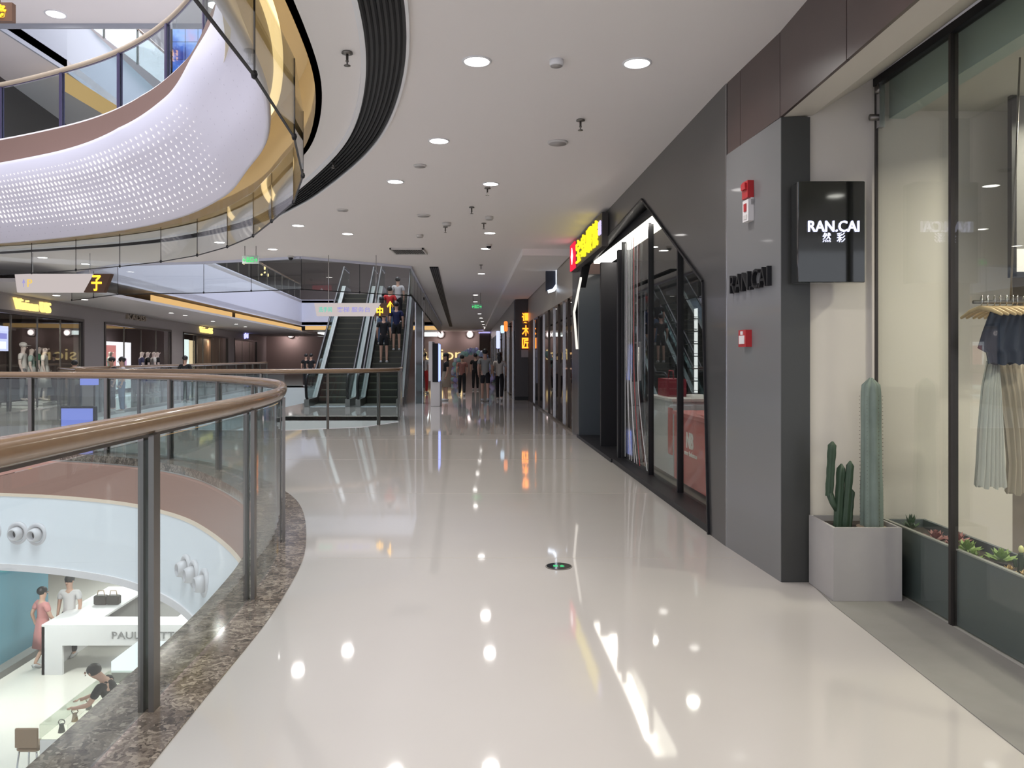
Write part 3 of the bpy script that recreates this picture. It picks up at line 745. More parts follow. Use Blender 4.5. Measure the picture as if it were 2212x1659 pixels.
MB().box((gx(5)-.012, 4.90, 2.92), (gx(5)+.022, 4.94, 3.22)).build('patch_fitting', M_chrome, t)
mb = MB(); mb.tube([(gx(5)-.06, 4.93, 2.99), (gx(5)+.02, 4.93, 2.99)], .02, 10); mb.tube([(gx(5)-.015, 4.92, 3.14), (gx(5)+.0, 4.92, 3.2)], .018, 8); mb.build('bolt', M_steel, t)
# trough with succulents behind the glass
tx0, tx1 = 2.385, 2.66
t = thing('planter_trough', (2.5, 4.0, 0), 'long low slate-blue trough of succulents behind the shop glass', 'planter')
M_slate = mat('slate_blue', (.115, .135, .145), .5)
mb = MB(); mb.plate([(tx0, 4.95), (tx0+.06, 2.2), (tx1+.06, 2.2), (tx1, 4.95)], [[(tx0+.02, 4.93), (tx0+.08, 2.22), (tx1+.04, 2.22), (tx1-.02, 4.93)]], lambda p: (p[0], p[1], .005), lambda p: (p[0], p[1], .41)); mb.build('trough_wall', M_slate, t)
mb = MB(); mb.plate([(tx0+.02, 4.93), (tx0+.08, 2.22), (tx1+.04, 2.22), (tx1-.02, 4.93)], [], lambda p: (p[0], p[1], .3), lambda p: (p[0], p[1], .36)); mb.build('soil', mat('dark_soil', (.05, .04, .035), .95), t)
mb = MB(); mb.plate([(tx0-.006, 4.95), (tx0+.055, 2.2), (tx0+.078, 2.2), (tx0+.018, 4.95)], [], lambda p: (p[0], p[1], .408), lambda p: (p[0], p[1], .416)); mb.build('rim', mat('trough_rim', (.33, .33, .31), .5), t)
def rosette(x, y, z, r, n, m, name, lb, cat='plant', tall=1.0, layers=3):
    t = thing(name, (x, y, z), lb, cat, 'succulents in the trough')
    for L in range(layers):
        for k in range(n):
            an = 2*math.pi*(k+.5*(L % 2))/n+random.uniform(-.1, .1); el = math.radians(18+L*28)
            ln = r*(1-.22*L); d = Vector((math.cos(an)*math.cos(el), math.sin(an)*math.cos(el), math.sin(el)*tall)); sd = Vector((-math.sin(an), math.cos(an), 0))
            c = Vector((x, y, z+.01*L)); wd = ln*.28
            up = Vector((0, 0, ln*.08))
            vs = [c, c+d*ln*.55+sd*wd, c+d*ln*.55-sd*wd, c+d*ln+up, c+d*ln*.5+up*1.6, c+d*ln*.5-up]
            mesh_obj('leaf', vs, [(0, 1, 4), (0, 4, 2), (1, 3, 4), (4, 3, 2), (0, 5, 1), (0, 2, 5), (1, 5, 3), (5, 2, 3)], m, t)
    return t
M_s1 = mat('fresh_green', (.24, .36, .10), .5); M_s2 = mat('rose_leaf', (.34, .14, .13), .5); M_s3 = mat('deep_green', (.05, .10, .05), .5); M_s4 = mat('pale_green', (.28, .35, .26), .5); M_s5 = mat('ochre_leaf', (.55, .38, .16), .5)
rosette(2.50, 4.22, .38, .085, 9, M_s1, 'succulent', 'bright green rosette succulent just past the dark upright')
rosette(2.56, 4.02, .38, .09, 9, M_s1, 'succulent', 'bright green succulent in the middle of the glass pane')
rosette(2.46, 4.10, .37, .06, 8, M_s1, 'succulent', 'small bright green succulent at the trough rim')
rosette(2.47, 4.48, .38, .08, 9, M_s2, 'succulent', 'rose-red succulent before the dark upright')
rosette(2.56, 4.42, .38, .085, 9, M_s2, 'succulent', 'rose-red succulent against the back of the trough')
rosette(2.47, 4.33, .37, .06, 8, M_s2, 'succulent', 'small reddish succulent close to the dark upright')
rosette(2.45, 4.72, .39, .06, 7, M_s3, 'succulent', 'dark green plant at the planter box end of the trough', tall=2.4)
rosette(2.50, 3.62, .38, .09, 9, M_s4, 'succulent', 'pale grey-green spiky plant at the picture edge', tall=1.6)
rosette(2.58, 3.50, .38, .09, 9, M_s4, 'succulent', 'second pale spiky plant at the picture edge', tall=1.6)
rosette(2.46, 3.80, .38, .045, 7, M_s5, 'succulent', 'little ochre plant near the green finger cactus')
rosette(2.48, 3.72, .38, .04, 7, M_s5, 'succulent', 'second little ochre plant beside the finger cactus')
c = thing('finger_cactus', (2.50, 3.78, .36), 'small upright yellow-tipped cactus in the trough', 'cactus')
for b, tp, r in (((2.50, 3.78, .36), (2.505, 3.78, .50), .014), ((2.48, 3.78, .42), (2.47, 3.78, .46), .01), ((2.52, 3.79, .42), (2.53, 3.79, .465), .01)):
    vs, fs = cactus_col(b, tp, r, r*.9, 5, 15, 8, .02); mesh_obj('stem', vs, fs, M_cac2, c)
MB().ball((2.505, 3.78, .505), (.013, .013, .02), n=8, m=6).build('flower', mat('yellow_flower', (.8, .78, .35), .6), c)
# black light box sign on the recess wall
t = thing('light_box_sign', (2.05, 4.88, 2.26), 'glossy black square projecting sign with glowing white letters', 'sign')
sx0, sx1, sz0, sz1 = X(1724, 4.8), X(1869, 4.8), Z(610, 4.8), Z(391, 4.8)
lb_ = MB().box((sx0, 4.80, sz0), (sx1, 4.92, sz1), ch=.004).build('box', mat('gloss_black', (.008, .009, .008), .06, coat=1), t)
MB().box((sx0+.05, 4.92, sz0+.3), (sx0+.12, 4.96, sz1-.2)).build('bracket', M_black, t)
M_let = glow('letter_white', (.72, .74, 1.0), 1.6)
text('lettering', 'RAN.CAI', FC(X(1800, 4.8), 4.799, Z(489, 4.8)), 110*4.8/F, 24*4.8/F, .012, M_let, lb_, .012)
text('lettering', '然', FC(X(1785, 4.8), 4.799, Z(513, 4.8)), .05, .06, .01, M_let, lb_, .0)
text('lettering', '彩', FC(X(1816, 4.8), 4.799, Z(513, 4.8)), .05, .06, .01, M_let, lb_, .0)
# lettering, alarms on the grey column
CA = Vector((1.642, 5.9, 0)); CB = Vector((1.735, 4.96, 0)); cd = (CB-CA).normalized(); cn = Vector((-1, -.1, 0)).normalized()
def colp(px, py):
    t_ = 0
    # point on the column face seen at picture column px
    k = (px-CX)/F; t_ = (k*CA.y-CA.x)/((CB.x-CA.x)-k*(CB.y-CA.y)); p = CA.lerp(CB, t_); return Vector((p.x, p.y, Z(py, p.y)))
def CF(p): return lambda x, y, o: p+cd*x+Vector((0, 0, y))+cn*o
p = colp(1623, 606); t = thing('wall_lettering', tuple(p), 'black raised letters on the grey column, at head height', 'sign')
text('lettering', 'RAN.CAI', CF(p), .66, .135, .03, M_black, t, .0)
def alarm(px, py, lb, cat, name, w_, h_, d_, m, extra=None):
    p = colp(px, py); t = thing(name, tuple(p), lb, cat); f = CF(p)
    def bx(x0, y0, z0, x1, y1, z1, nm, mm):
        vs = [f(x, y, z) for z in (z0, z1) for y in (y0, y1) for x in (x0, x1)]
        mesh_obj(nm, vs, [(0, 2, 3, 1), (4, 5, 7, 6), (0, 1, 5, 4), (2, 6, 7, 3), (0, 4, 6, 2), (1, 3, 7, 5)], mm, t)
    bx(-w_/2, -h_/2, 0, w_/2, h_/2, d_, 'housing', m)
    for e in extra or []: bx(*e[:6], e[6], e[7])
    return t
M_red = mat('alarm_red', (.42, .02, .025), .35); M_plw = mat('white_plastic', (.72, .70, .70), .4)
alarm(1622, 411, 'red fire alarm strobe high on the grey column', 'alarm', 'alarm_strobe', .10, .12, .045, M_red, [(-.035, .0, .045, .035, .045, .06, 'lens', M_red), (-.05, -.11, 0, .05, -.06, .02, 'base', M_plw)])
alarm(1622, 456, 'white emergency box with a red mark under the alarm strobe', 'alarm', 'emergency_box', .10, .15, .04, M_plw, [(-.02, -.005, .04, .02, .05, .046, 'button', M_red), (-.03, -.06, .04, .03, -.03, .043, 'label_plate', M_fit)])
alarm(1616, 731, 'red fire call point at chest height on the grey column', 'alarm', 'call_point', .13, .12, .045, M_red, [(-.045, -.04, .045, .045, .02, .05, 'glass_plate', M_plw), (-.02, .025, .045, .02, .05, .05, 'label_plate', M_plw)])
# clothes rail and garments inside
rail_y = 4.1; rz = 1.745
t = thing('clothes_rail', (2.95, rail_y, 3.05), 'thin hanging steel clothes rail behind the shop glass', 'clothes rail')
mb = MB(); mb.tube([(2.46, rail_y, rz), (3.6, rail_y, rz)], .01, 8); mb.build('rail', M_steel, t)
for x in (2.66, 3.4):
    mb = MB(); mb.tube([(x, rail_y, rz), (x+.05, rail_y, 3.05)], .005, 6); mb.build('wire', M_steel, t)
M_hang = mat('hanger_wood', (.62, .45, .26), .5)
def hanger(x, i):
    t = thing('hanger', (x, rail_y, rz), 'wooden coat hanger on the clothes rail', 'hanger', 'wooden hangers crowded on the rail')
    mb = MB(); mb.tube([(x, rail_y, rz+.012), (x+.004, rail_y, rz+.03), (x, rail_y-.012, rz+.035), (x, rail_y-.014, rz+.0), (x, rail_y, rz-.03)], .003, 5); mb.build('hook', M_chrome, t)
    mb = MB(); mb.tube([(x-.008, rail_y-.19, rz-.075), (x, rail_y-.09, rz-.045), (x, rail_y, rz-.03), (x, rail_y+.09, rz-.045), (x+.008, rail_y+.19, rz-.075)], [.008, .012, .014, .012, .008], 6); mb.build('shoulder', M_hang, t)
for i in range(13): hanger(2.50+i*.032+random.uniform(-.006, .006), i)
def garment(name, lb, x0, x1, y, rows, m, cat='clothing', folds=7, depth=.05, sleeve=None):
    """rows: (z, left x, right x) outline from the top down, with folds"""
    t = thing(name, ((x0+x1)/2, y, rows[0][0]), lb, cat, 'garments on the rail'); n = 28; vs = []; fs = []
    for side in (1, -1):
        for j, (z, a, b) in enumerate(rows):
            for i in range(n+1):
                u = i/n; am = min(1, j/2)*.5+.15
                vs.append((a+(b-a)*u, y-side*(depth*math.sin(math.pi*u)**.6*.7+.004)-.018*am*math.sin(u*folds*2*math.pi+j*.3), z+.008*math.sin(u*19)*(j == len(rows)-1)))
    R = len(rows)
    for sd in (0, 1):
        for j in range(R-1):
            for i in range(n):
                a = sd*R*(n+1)+j*(n+1)+i; fs.append((a, a+1, a+n+2, a+n+1) if sd else (a, a+n+1, a+n+2, a+1))
    B = R*(n+1)
    for j in range(R-1):
        for i in (0, n): a = j*(n+1)+i; fs.append((a, a+n+1, a+n+1+B, a+B))
    for i in range(n): fs.append((i, i+1, i+1+B, i+B))
    mesh_obj('cloth', vs, fs, m, t, smooth=[True]*len(fs)); return t
gy = 4.02
gX = lambda px: X(px, gy); gZ = lambda py: Z(py, gy)
def rows(L): return [(gZ(py), gX(a), gX(b)) for py, a, b in L]
g1 = garment('blue_top', 'dark navy short-sleeved top hanging on the rail', gX(2110), gX(2215), gy, rows([(672, 2140, 2235), (690, 2132, 2240), (720, 2120, 2240), (752, 2110, 2240), (762, 2128, 2240), (786, 2132, 2236)]), mat('navy_cloth', (.025, .035, .065), .8), folds=4)
gy2 = gy+.07
g2 = garment('pale_skirt', 'long pale off-white skirt below the navy top', gX(2110), gX(2170), gy2, [(Z(p, gy2), X(a, gy2), X(b, gy2)) for p, a, b in [(780, 2134, 2155), (840, 2122, 2160), (930, 2113, 2166), (1000, 2110, 2168), (1052, 2106, 2172)]], mat('pale_cloth', (.55, .55, .52), .8))
g3 = garment('beige_skirt', 'long beige skirt beside the pale one', gX(2160), gX(2230), gy2+.08, [(Z(p, gy2+.08), X(a, gy2+.08), X(b, gy2+.08)) for p, a, b in [(785, 2146, 2225), (850, 2158, 2232), (930, 2170, 2238), (1000, 2176, 2240), (1066, 2172, 2246)]], mat('beige_cloth', (.42, .36, .29), .85))
# framed hanging board inside the shop
t = thing('hanging_board', (3.05, 4.7, 2.5), 'tall black-framed board hanging above the clothes rail', 'display frame')
fx0, fz0 = X(2181, 4.7), Z(598, 4.7)
MB().box((fx0, 4.68, fz0), (fx0+.03, 4.72, 3.05)).build('frame_side', M_black, t)
MB().box((fx0+.9, 4.68, fz0), (fx0+.93, 4.72, 3.05)).build('frame_side', M_black, t)
MB().box((fx0, 4.68, fz0-.005), (fx0+.93, 4.72, fz0+.025)).build('frame_bottom', M_black, t)
MB().box((fx0+.03, 4.70, fz0+.025), (fx0+.9, 4.705, 3.05)).build('backing', mat('frame_back', (.17, .165, .16), .5), t)
MB().box((fx0+.035, 4.69, fz0+.03), (fx0+.6, 4.70, fz0+.17)).build('white_card', M_plw, t)
# round floor sign
t = thing('floor_light', (X(1207, 5.33), 5.33, 0), 'round black exit light set flush in the pale floor', 'exit light')
gx_, gy_ = (1207-CX)*EYE/(1224-HY), 2407/(1224-772)
t.location = (gx_, gy_, 0); WL[t.name] = Vector((gx_, gy_, 0))
MB().lathe((gx_, gy_, 0), [(.092, .0005), (.092, .004), (.085, .005)], 32, sm=False).build('rim', M_steel, t)
MB().lathe((gx_, gy_, 0), [(.084, .004), (.084, .0055)], 32, sm=False).build('lens', mat('gloss_black', (.008, .009, .008), .06, coat=1), t)
M_green = glow('exit_green', (.12, .9, .35), .9)
fl_ = lambda x0: (lambda x, y, o: Vector((gx_+x0+x, gy_+y, .0056+o)))
text('symbol', '安', fl_(-.022), .036, .05, .0006, M_green, t, .02); text('symbol', '全', fl_(.022), .036, .05, .0006, M_green, t, .02)

# ================================================================== OPTICIAN FRONT
t = thing('shop_sign', tuple(W(12.4, 3.3)), 'dark box sign with yellow glowing characters and a red badge', 'sign')
mb = MB(); wallbox(mb, 10.85, 14.2, 3.02, 3.50, -.10, -.01); sb = mb.build('box', mat('sign_box', (.05, .042, .04), .4), t)
M_yel = glow('letter_yellow', (1.0, .80, .03), 1.25)
mb = MB(); wallbox(mb, 13.55, 14.15, 3.03, 3.50, -.125, -.10); bd = mb.build('badge', glow('badge_red', (.9, .03, .07), 1.1), t)
mb = MB(); mb.plate([(13.85, 3.12), (13.97, 3.27), (13.85, 3.42), (13.73, 3.27)], [], lambda p: W(p[0], p[1], -.135), lambda p: W(p[0], p[1], -.125)); mb.build('badge_star', glow('badge_white', (1, .9, .95), 2.0), bd)
for ch, s in zip('宝岛眼镜', (13.15, 12.55, 11.95, 11.38)): text('lettering', ch, RW(s, 3.27, -.10), .46, .38, .03, M_yel, sb, .0)
text('lettering', '眼镜', RW(11.0, 3.30, -.10), .16, .20, .02, glow('letter_lilac', (.7, .6, 1), 1.2), t, .01)
# recess of the opening: linear lights, glazing, door, display
t = thing('linear_light', tuple(W(10.5, 3.2, .3)), 'long white linear light under the top of the cut-corner opening', 'ceiling light')
mb = MB(); wallbox(mb, 8.7, 13.0, 3.04, 3.075, .13, .40); mb.build('diffuser', glow('linear_white', (1, .94, .85), 5), t)
mb = MB(); wallbox(mb, 8.65, 13.05, 3.075, 3.2, .125, .42); mb.build('housing', M_black, t)
area_light(tuple(W(11, 3.03, .26)), 4.0, 25, (1, .93, .85), rot=(0, 0, math.radians(90)), parent=t, size_y=.12)
t = thing('linear_light', tuple(W(14.2, 2.6, .1)), 'short slanting white light line beside the doorway', 'wall light')
mb = MB()
for a, b in (((13.42, 3.0), (14.42, 2.30)), ((14.42, 2.30), (14.0, 1.62))):
    pass
mb.plate([(13.5, 2.86), (14.42, 2.30), (14.38, 2.27), (13.5, 2.82)], [], lambda p: W(p[0], p[1], -.035), lambda p: W(p[0], p[1], .0)); mb.build('upper_strip', glow('linear_white2', (1, .94, .85), 1.1), t)
mb = MB(); mb.plate([(14.42, 2.32), (14.02, 1.6), (13.96, 1.6), (14.35, 2.30)], [], lambda p: W(p[0], p[1], -.035), lambda p: W(p[0], p[1], .0)); mb.build('lower_strip', glow('linear_white2', (1, .94, .85), 1.1), t)
t = thing('shop_window', tuple(W(8.5, 0, .2)), 'black-framed optician glazing inside the cut-corner opening', 'shop window')
gp = [(6.48, .22), (7.9, .20), (9.1, .18), (10.6, .16)]
def wtop(s): return 3.1
for (a, da), (b, db) in zip(gp, gp[1:]):
    mb = MB(); q = [W(a, .06, da), W(b, .06, db), W(b, 3.1, db), W(a, 3.1, da)]; off = Vector((.008, 0, 0))
    mb._add(q+[p_+off for p_ in q], [(0, 1, 2, 3), (7, 6, 5, 4), (0, 4, 5, 1), (1, 5, 6, 2), (2, 6, 7, 3), (3, 7, 4, 0)]); mb.build('glass_pane', M_shop, t)
    mb = MB(); wallbox(mb, b-.02, b+.02, 0, 3.12, db-.03, db+.03); mb.build('upright', M_black, t)
mb = MB(); wallbox(mb, 6.44, 6.5, 0, 3.1, .19, .25); mb.build('upright', M_black, t)
mb = MB(); wallbox(mb, 6.32, 10.64, 0, .06, .0, .26); mb.build('kick_plate', M_black, t)
mb = MB(); wallbox(mb, 6.5, 13.3, 3.09, 3.14, .12, .34); mb.build('head_rail', M_black, t)
# curved stripes stuck on the glazing
for k, (s_, ds, cm) in enumerate([(10.45, .0, 0), (10.25, .1, 0), (10.05, .22, 0), (9.9, .40, 1), (9.7, .62, 0), (10.35, .35, 0), (10.15, .5, 0)]):
    pts = []
    for j in range(15):
        z = .1+2.9*j/14; s2 = s_-ds*max(0, (1.5-z)/1.5)**1.7; pts.append(W(s2, z, .145))
    mb = MB(); N = len(pts)
    vs = [p_+Vector((0, e*.016, 0)) for p_ in pts for e in (-1, 1)]+[p_+Vector((.004, e*.016, 0)) for p_ in pts for e in (-1, 1)]
    fs = []
    for j in range(N-1):
        a = 2*j; fs += [(a, a+1, a+3, a+2), (2*N+a, 2*N+a+2, 2*N+a+3, 2*N+a+1), (a, a+2, 2*N+a+2, 2*N+a), (a+1, 2*N+a+1, 2*N+a+3, a+3)]
    mb._add(vs, fs); mb.build('stripe', [mat('stripe_white', (.6, .6, .62), .5), mat('stripe_red', (.4, .05, .05), .5)][cm], t, label='red stripe' if cm else None)
# doorway
t = thing('shop_door', tuple(W(12, 0, .4)), 'open dark doorway of the optician between grey jamb and glazing', 'door')
mb = MB(); wallbox(mb, 12.2, 13.95, 0, 2.95, .5, .56); mb.build('portal_panel', mat('blue_grey_panel', (.055, .066, .078), .4, coat=.2), t)
mb = MB(); wallbox(mb, 13.85, 14.0, 0, 2.95, .0, .56); mb.build('jamb', mat('blue_grey_panel', (.055, .066, .078), .4), t)
mb = MB(); wallbox(mb, 12.1, 12.2, 0, 2.95, .1, .6); mb.build('door_post', M_black, t)
mb = MB(); wallbox(mb, 10.7, 10.8, 0, 2.95, .1, .3); mb.build('door_post', M_black, t)
mb = MB(); wallbox(mb, 11.0, 12.1, .02, 2.6, .55, .57); dlf = mb.build('door_leaf', glass('door_glass', (.35, .40, .46)), t)
mb = MB(); mb.tube([W(11.2, .9, .50), W(11.2, 1.6, .50)], .018, 8); mb.build('handle', M_chrome, dlf)
mb = MB(); wallbox(mb, 10.6, 14.0, 0, .05, -.02, .55); mb.build('threshold', M_black, t)
# red display box and furnishing behind the glass
def wthing(name, s, z, d, lb, cat, grp=None): return thing(name, tuple(W(s, z, d)), lb, cat, grp)
t = wthing('display_box', 8.1, 0, .6, 'large red display box with white letters behind the glazing', 'display box')
M_rb = mat('red_box', (.52, .085, .075), .45)
mb = MB(); wallbox(mb, 7.40, 8.80, .07, .80, .38, 1.2); rbx = mb.build('box', M_rb, t)
mb = MB(); wallbox(mb, 7.38, 8.82, .80, .84, .36, 1.22); mb.build('lid', mat('red_lid', (.60, .16, .15), .4), t)
text('lettering', 'NB', RW(8.16, .56, .38), .26, .17, .006, mat('white_print', (.8, .78, .76), .5), rbx, .04)
text('lettering', 'new balance', RW(8.14, .42, .38), .46, .05, .006, mat('white_print', (.8, .78, .76), .5), rbx, .02)
t = wthing('display_plinth', 9.6, 0, .6, 'pale display plinth with a red bag on it', 'display stand')
mb = MB(); wallbox(mb, 9.0, 10.2, .05, .93, .42, 1.1); mb.build('body', mat('plinth_white', (.55, .56, .58), .5), t)
mb = MB(); wallbox(mb, 8.98, 10.22, .93, .96, .40, 1.12); mb.build('top', M_plw, t)
mb = MB(); wallbox(mb, 9.02, 9.2, .3, .85, .41, .42); mb.build('red_panel', M_rb, t)
t = wthing('red_bag', 9.8, .96, .6, 'dark red handbag on the pale plinth', 'bag')
mb = MB(); wallbox(mb, 9.5, 10.05, .96, 1.18, .5, .72); mb.build('body', mat('bag_red', (.25, .02, .04), .5), t)
mb = MB(); mb.tube([W(9.65, 1.18, .6), W(9.68, 1.28, .6), W(9.87, 1.28, .6), W(9.9, 1.18, .6)], .008, 6); mb.build('strap', mat('bag_red', (.25, .02, .04), .5), t)
M_shelf = glow('shelf_light', (.95, .97, 1), 1.3)
for s_, w__, lb in ((12.7, .17, 'slim lit glasses tower deeper in the optician shop'), (11.55, .26, 'wider lit glasses tower at the edge of the opening')):
    t = wthing('lit_display_tower', s_, 0, 1.4, lb, 'display shelf')
    mb = MB(); wallbox(mb, s_-w__, s_+w__, .6, 2.2, 1.5, 1.6); mb.build('light_panel', M_shelf, t)
    mb = MB(); wallbox(mb, s_-w__-.03, s_-w__, 0, 2.25, 1.4, 1.65); mb.build('side', M_black, t)
    mb = MB(); wallbox(mb, s_+w__, s_+w__+.03, 0, 2.25, 1.4, 1.65); mb.build('side', M_black, t)
    mb = MB(); wallbox(mb, s_-w__, s_+w__, 0, .6, 1.45, 1.65); mb.build('base', M_grey, t)
    for k in range(8):
        mb = MB(); wallbox(mb, s_-w__, s_+w__, .72+k*.185, .735+k*.185, 1.35, 1.5); mb.build('shelf', M_chrome, t)
        g = thing('eyeglasses', tuple(W(s_, .76+k*.185, 1.41)), 'dark framed glasses on shelf '+['one', 'two', 'three', 'four', 'five', 'six', 'seven', 'eight'][k]+' from the bottom of the '+lb.split(' glasses')[0]+' tower', 'glasses', 'glasses on the lit towers'); 
        mb = MB()
        for e in (-1, 1):
            c_ = W(s_+e*.035, .765+k*.185, 1.38); mb.tube([c_+Vector((0, .026*math.cos(a), .02*math.sin(a))) for a in [i*math.pi/4 for i in range(9)]], .004, 4, cap=False)
        mb.tube([W(s_-.01, .77+k*.185, 1.38), W(s_+.01, .77+k*.185, 1.38)], .003, 4); mb.build('front_rim', M_black, g)
        mb = MB()
        for e in (-1, 1): mb.tube([W(s_+e*.062, .77+k*.185, 1.38), W(s_+e*.062, .765+k*.185, 1.48)], .003, 4)
        mb.build('temple', M_black, g)
# ================================================================== SHOPS FURTHER ALONG
t = thing('storefront', tuple(W(20, 0)), 'dark bronze shop front with upright glass panels past the optician', 'shop front')
M_brz = mat('bronze_post', (.07, .055, .045), .18, metal=.8); M_dg = glass('bronze_glass', (.55, .50, .46), 1.3)
ss = [14.8, 15.5, 16.3, 17.2, 18.2, 19.4, 20.8, 22.3, 24.0]
for i, s_ in enumerate(ss):
    mb = MB(); wallbox(mb, s_-.03, s_+.03, 0, 2.64, .0, .05); mb.build('post', M_brz if i % 2 else M_chrome, t)
for a, b in zip(ss, ss[1:]):
    mb = MB(); wallbox(mb, a+.03, b-.03, .05, 2.6, .03, .04); mb.build('glass_panel', M_dg, t)
mb = MB(); wallbox(mb, 14.8, 24.0, 0, .05, 0, .12); mb.build('plinth', M_brz, t)
mb = MB(); wallbox(mb, 24.05, 25.95, 0, 2.64, .0, .06); mb.build('end_panel', mat('end_panel', (.06, .05, .045), .6, spec=.1), t)
for s_, z_, r_, lb in ((15.4, 1.7, .10, 'warm lamp glowing inside the bronze shop front'), (17.6, 1.5, .08, 'second warm lamp inside the bronze shop front'), (20.4, 1.6, .09, 'third warm lamp deep in the bronze shop front')):
    t = wthing('pendant_lamp', s_, 2.6, .7, lb, 'lamp'); p_ = W(s_, z_, .7)
    MB().lathe(p_, [(.02, .14), (.05, .12), (r_, 0), (r_*.9, -.02)], 16).build('shade', M_brz, t)
    MB().ball(p_-Vector((0, 0, .02)), r_*.6, n=10, m=6).build('bulb', glow('bulb_amber', (1, .7, .35), 6), t)
    mb = MB(); mb.tube([p_+Vector((0, 0, .14)), Vector((p_.x, p_.y, 2.64))], .004, 5); mb.build('cord', M_black, t)
for i, s_ in enumerate((15.7, 17.2, 18.9, 21.5)):
    t = wthing('display_case', s_, 0, .9, 'low lit display case behind the bronze shop front', 'display case', 'display cases behind the bronze front')
    mb = MB(); wallbox(mb, s_-.5, s_+.5, 0, .85, .7, 1.2); mb.build('base', M_taupe, t)
    mb = MB(); wallbox(mb, s_-.48, s_+.48, 1.12, 1.15, .72, 1.18); mb.build('lit_top', glow('case_light', (1, .72, .62), 2.5), t)
    mb = MB(); wallbox(mb, s_-.5, s_+.5, .85, 1.12, .7, .71); mb.build('glass_front', M_shop, t)
    mb = MB()
    for e in range(4): c_ = W(s_-.36+e*.24, .85, .95); mb.lathe(c_, [(.03, 0), (.035, .1), (.015, .14), (.015, .2)], 8)
    mb.build('bottles', mat('pink_bottle', (.6, .2, .2), .3), t)
# projecting round-cornered light sign
t = thing('projecting_sign', (X(1192, 17.6), 17.6, 3.1), 'black projecting sign with a glowing white curved edge', 'sign')
c0 = Vector((X(1189, 17.6), 17.6, Z(596, 17.6)))
pts = [(-.11, .36), (.09, .36), (.16, .28), (.16, -.22), (.08, -.32), (-.11, -.36)]
mb = MB(); mb.plate(pts, [], lambda p: c0+Vector((p[0], -.08, p[1])), lambda p: c0+Vector((p[0], .08, p[1]))); mb.build('board', mat('sign_blue_black', (.02, .025, .04), .4), t)
mb = MB(); mb.tube([c0+Vector((.10, -.09, .34)), c0+Vector((.15, -.09, .26)), c0+Vector((.155, -.09, -.2)), c0+Vector((.07, -.09, -.33)), c0+Vector((-.06, -.09, -.37))], .035, 8); mb.build('light_edge', glow('sign_cool', (.75, .85, 1), 4), t)
mb = MB(); mb.box((c0.x+.15, 17.57, c0.z-.03), (c0.x+.28, 17.63, c0.z+.03)); mb.build('bracket', M_black, t)
# dark pillar with orange vertical characters
px0, px1 = X(1113, 26), X(1148, 26)
t = thing('sign_pillar', (px0, 26, 0), 'dark square pillar carrying glowing orange vertical characters', 'pillar')
MB().box((px0, 26, 0), (px1+.08, 26.6, 3.40)).build('shaft', mat('pillar_brown', (.035, .025, .024), .4), t)
MB().box((px0-.02, 25.97, .0), (px1+.1, 26.6, .12)).build('plinth', M_black, t)
M_or = glow('letter_orange', (1.0, .26, .02), 3.0)
for i, ch in enumerate('谭木匠'): text('lettering', ch, FC(X(1136, 26), 25.99, Z(687+i*27, 26)), .27, .36, .03, M_or, t, .03)
MB().box((X(1126, 26), 25.98, Z(772, 26)), (X(1144, 26), 26, Z(756, 26))).build('notice', M_taupe, t)
# more fronts deep in the passage
t = thing('storefront', tuple(W(40, 0)), 'row of dim glass shop fronts deep in the passage', 'shop front')
k = 27.4
i = 0
while k < 56:
    mb = MB(); wallbox(mb, k-.08, k+.08, 0, 2.75, -.47, -.40); mb.build('post', M_brz if i % 2 else M_chrome, t)
    mb = MB(); wallbox(mb, k+.08, k+1.92, .05, 2.72, -.42, -.41); mb.build('glass_panel', M_dg, t); k += 2.0; i += 1
for s_, col, lb, ww, hh in ((29, (1, .25, .05), 'orange slim sign projecting deep in the passage', .07, .19), (32, (.6, .8, 1), 'pale blue projecting sign deep in the passage', .08, .16), (37, (.6, .65, 1), 'tall violet-white light sign near the passage end', .09, .42)):
    t = wthing('projecting_sign', s_, 2.6, -.3, lb, 'sign'); p_ = W(s_, 2.62 if hh < .3 else 2.3, -.62)
    MB().box((p_.x-ww, p_.y-.06, p_.z-hh), (p_.x+ww, p_.y+.06, p_.z+hh), ch=.03).build('face', glow('sign_'+lb[:4], col, 1.3), t)
    mb = MB(); mb.tube([p_, W(s_, p_.z, -.42)], .02, 6); mb.build('bracket', M_black, t)
for s_, lb in ((28.4, 'cool lit display panel in the first deep shop'), (35, 'cool lit display panel in a deeper shop')):
    t = wthing('light_box', s_, 0, .5, lb, 'light panel'); mb = MB(); wallbox(mb, s_-.4, s_+.4, .5, 2.2, .5, .56); mb.build('panel', glow('cool_panel', (.5, .6, 1), .9), t)
    mb = MB(); wallbox(mb, s_-.45, s_+.45, 0, .5, .45, .6); mb.build('base', M_black, t)

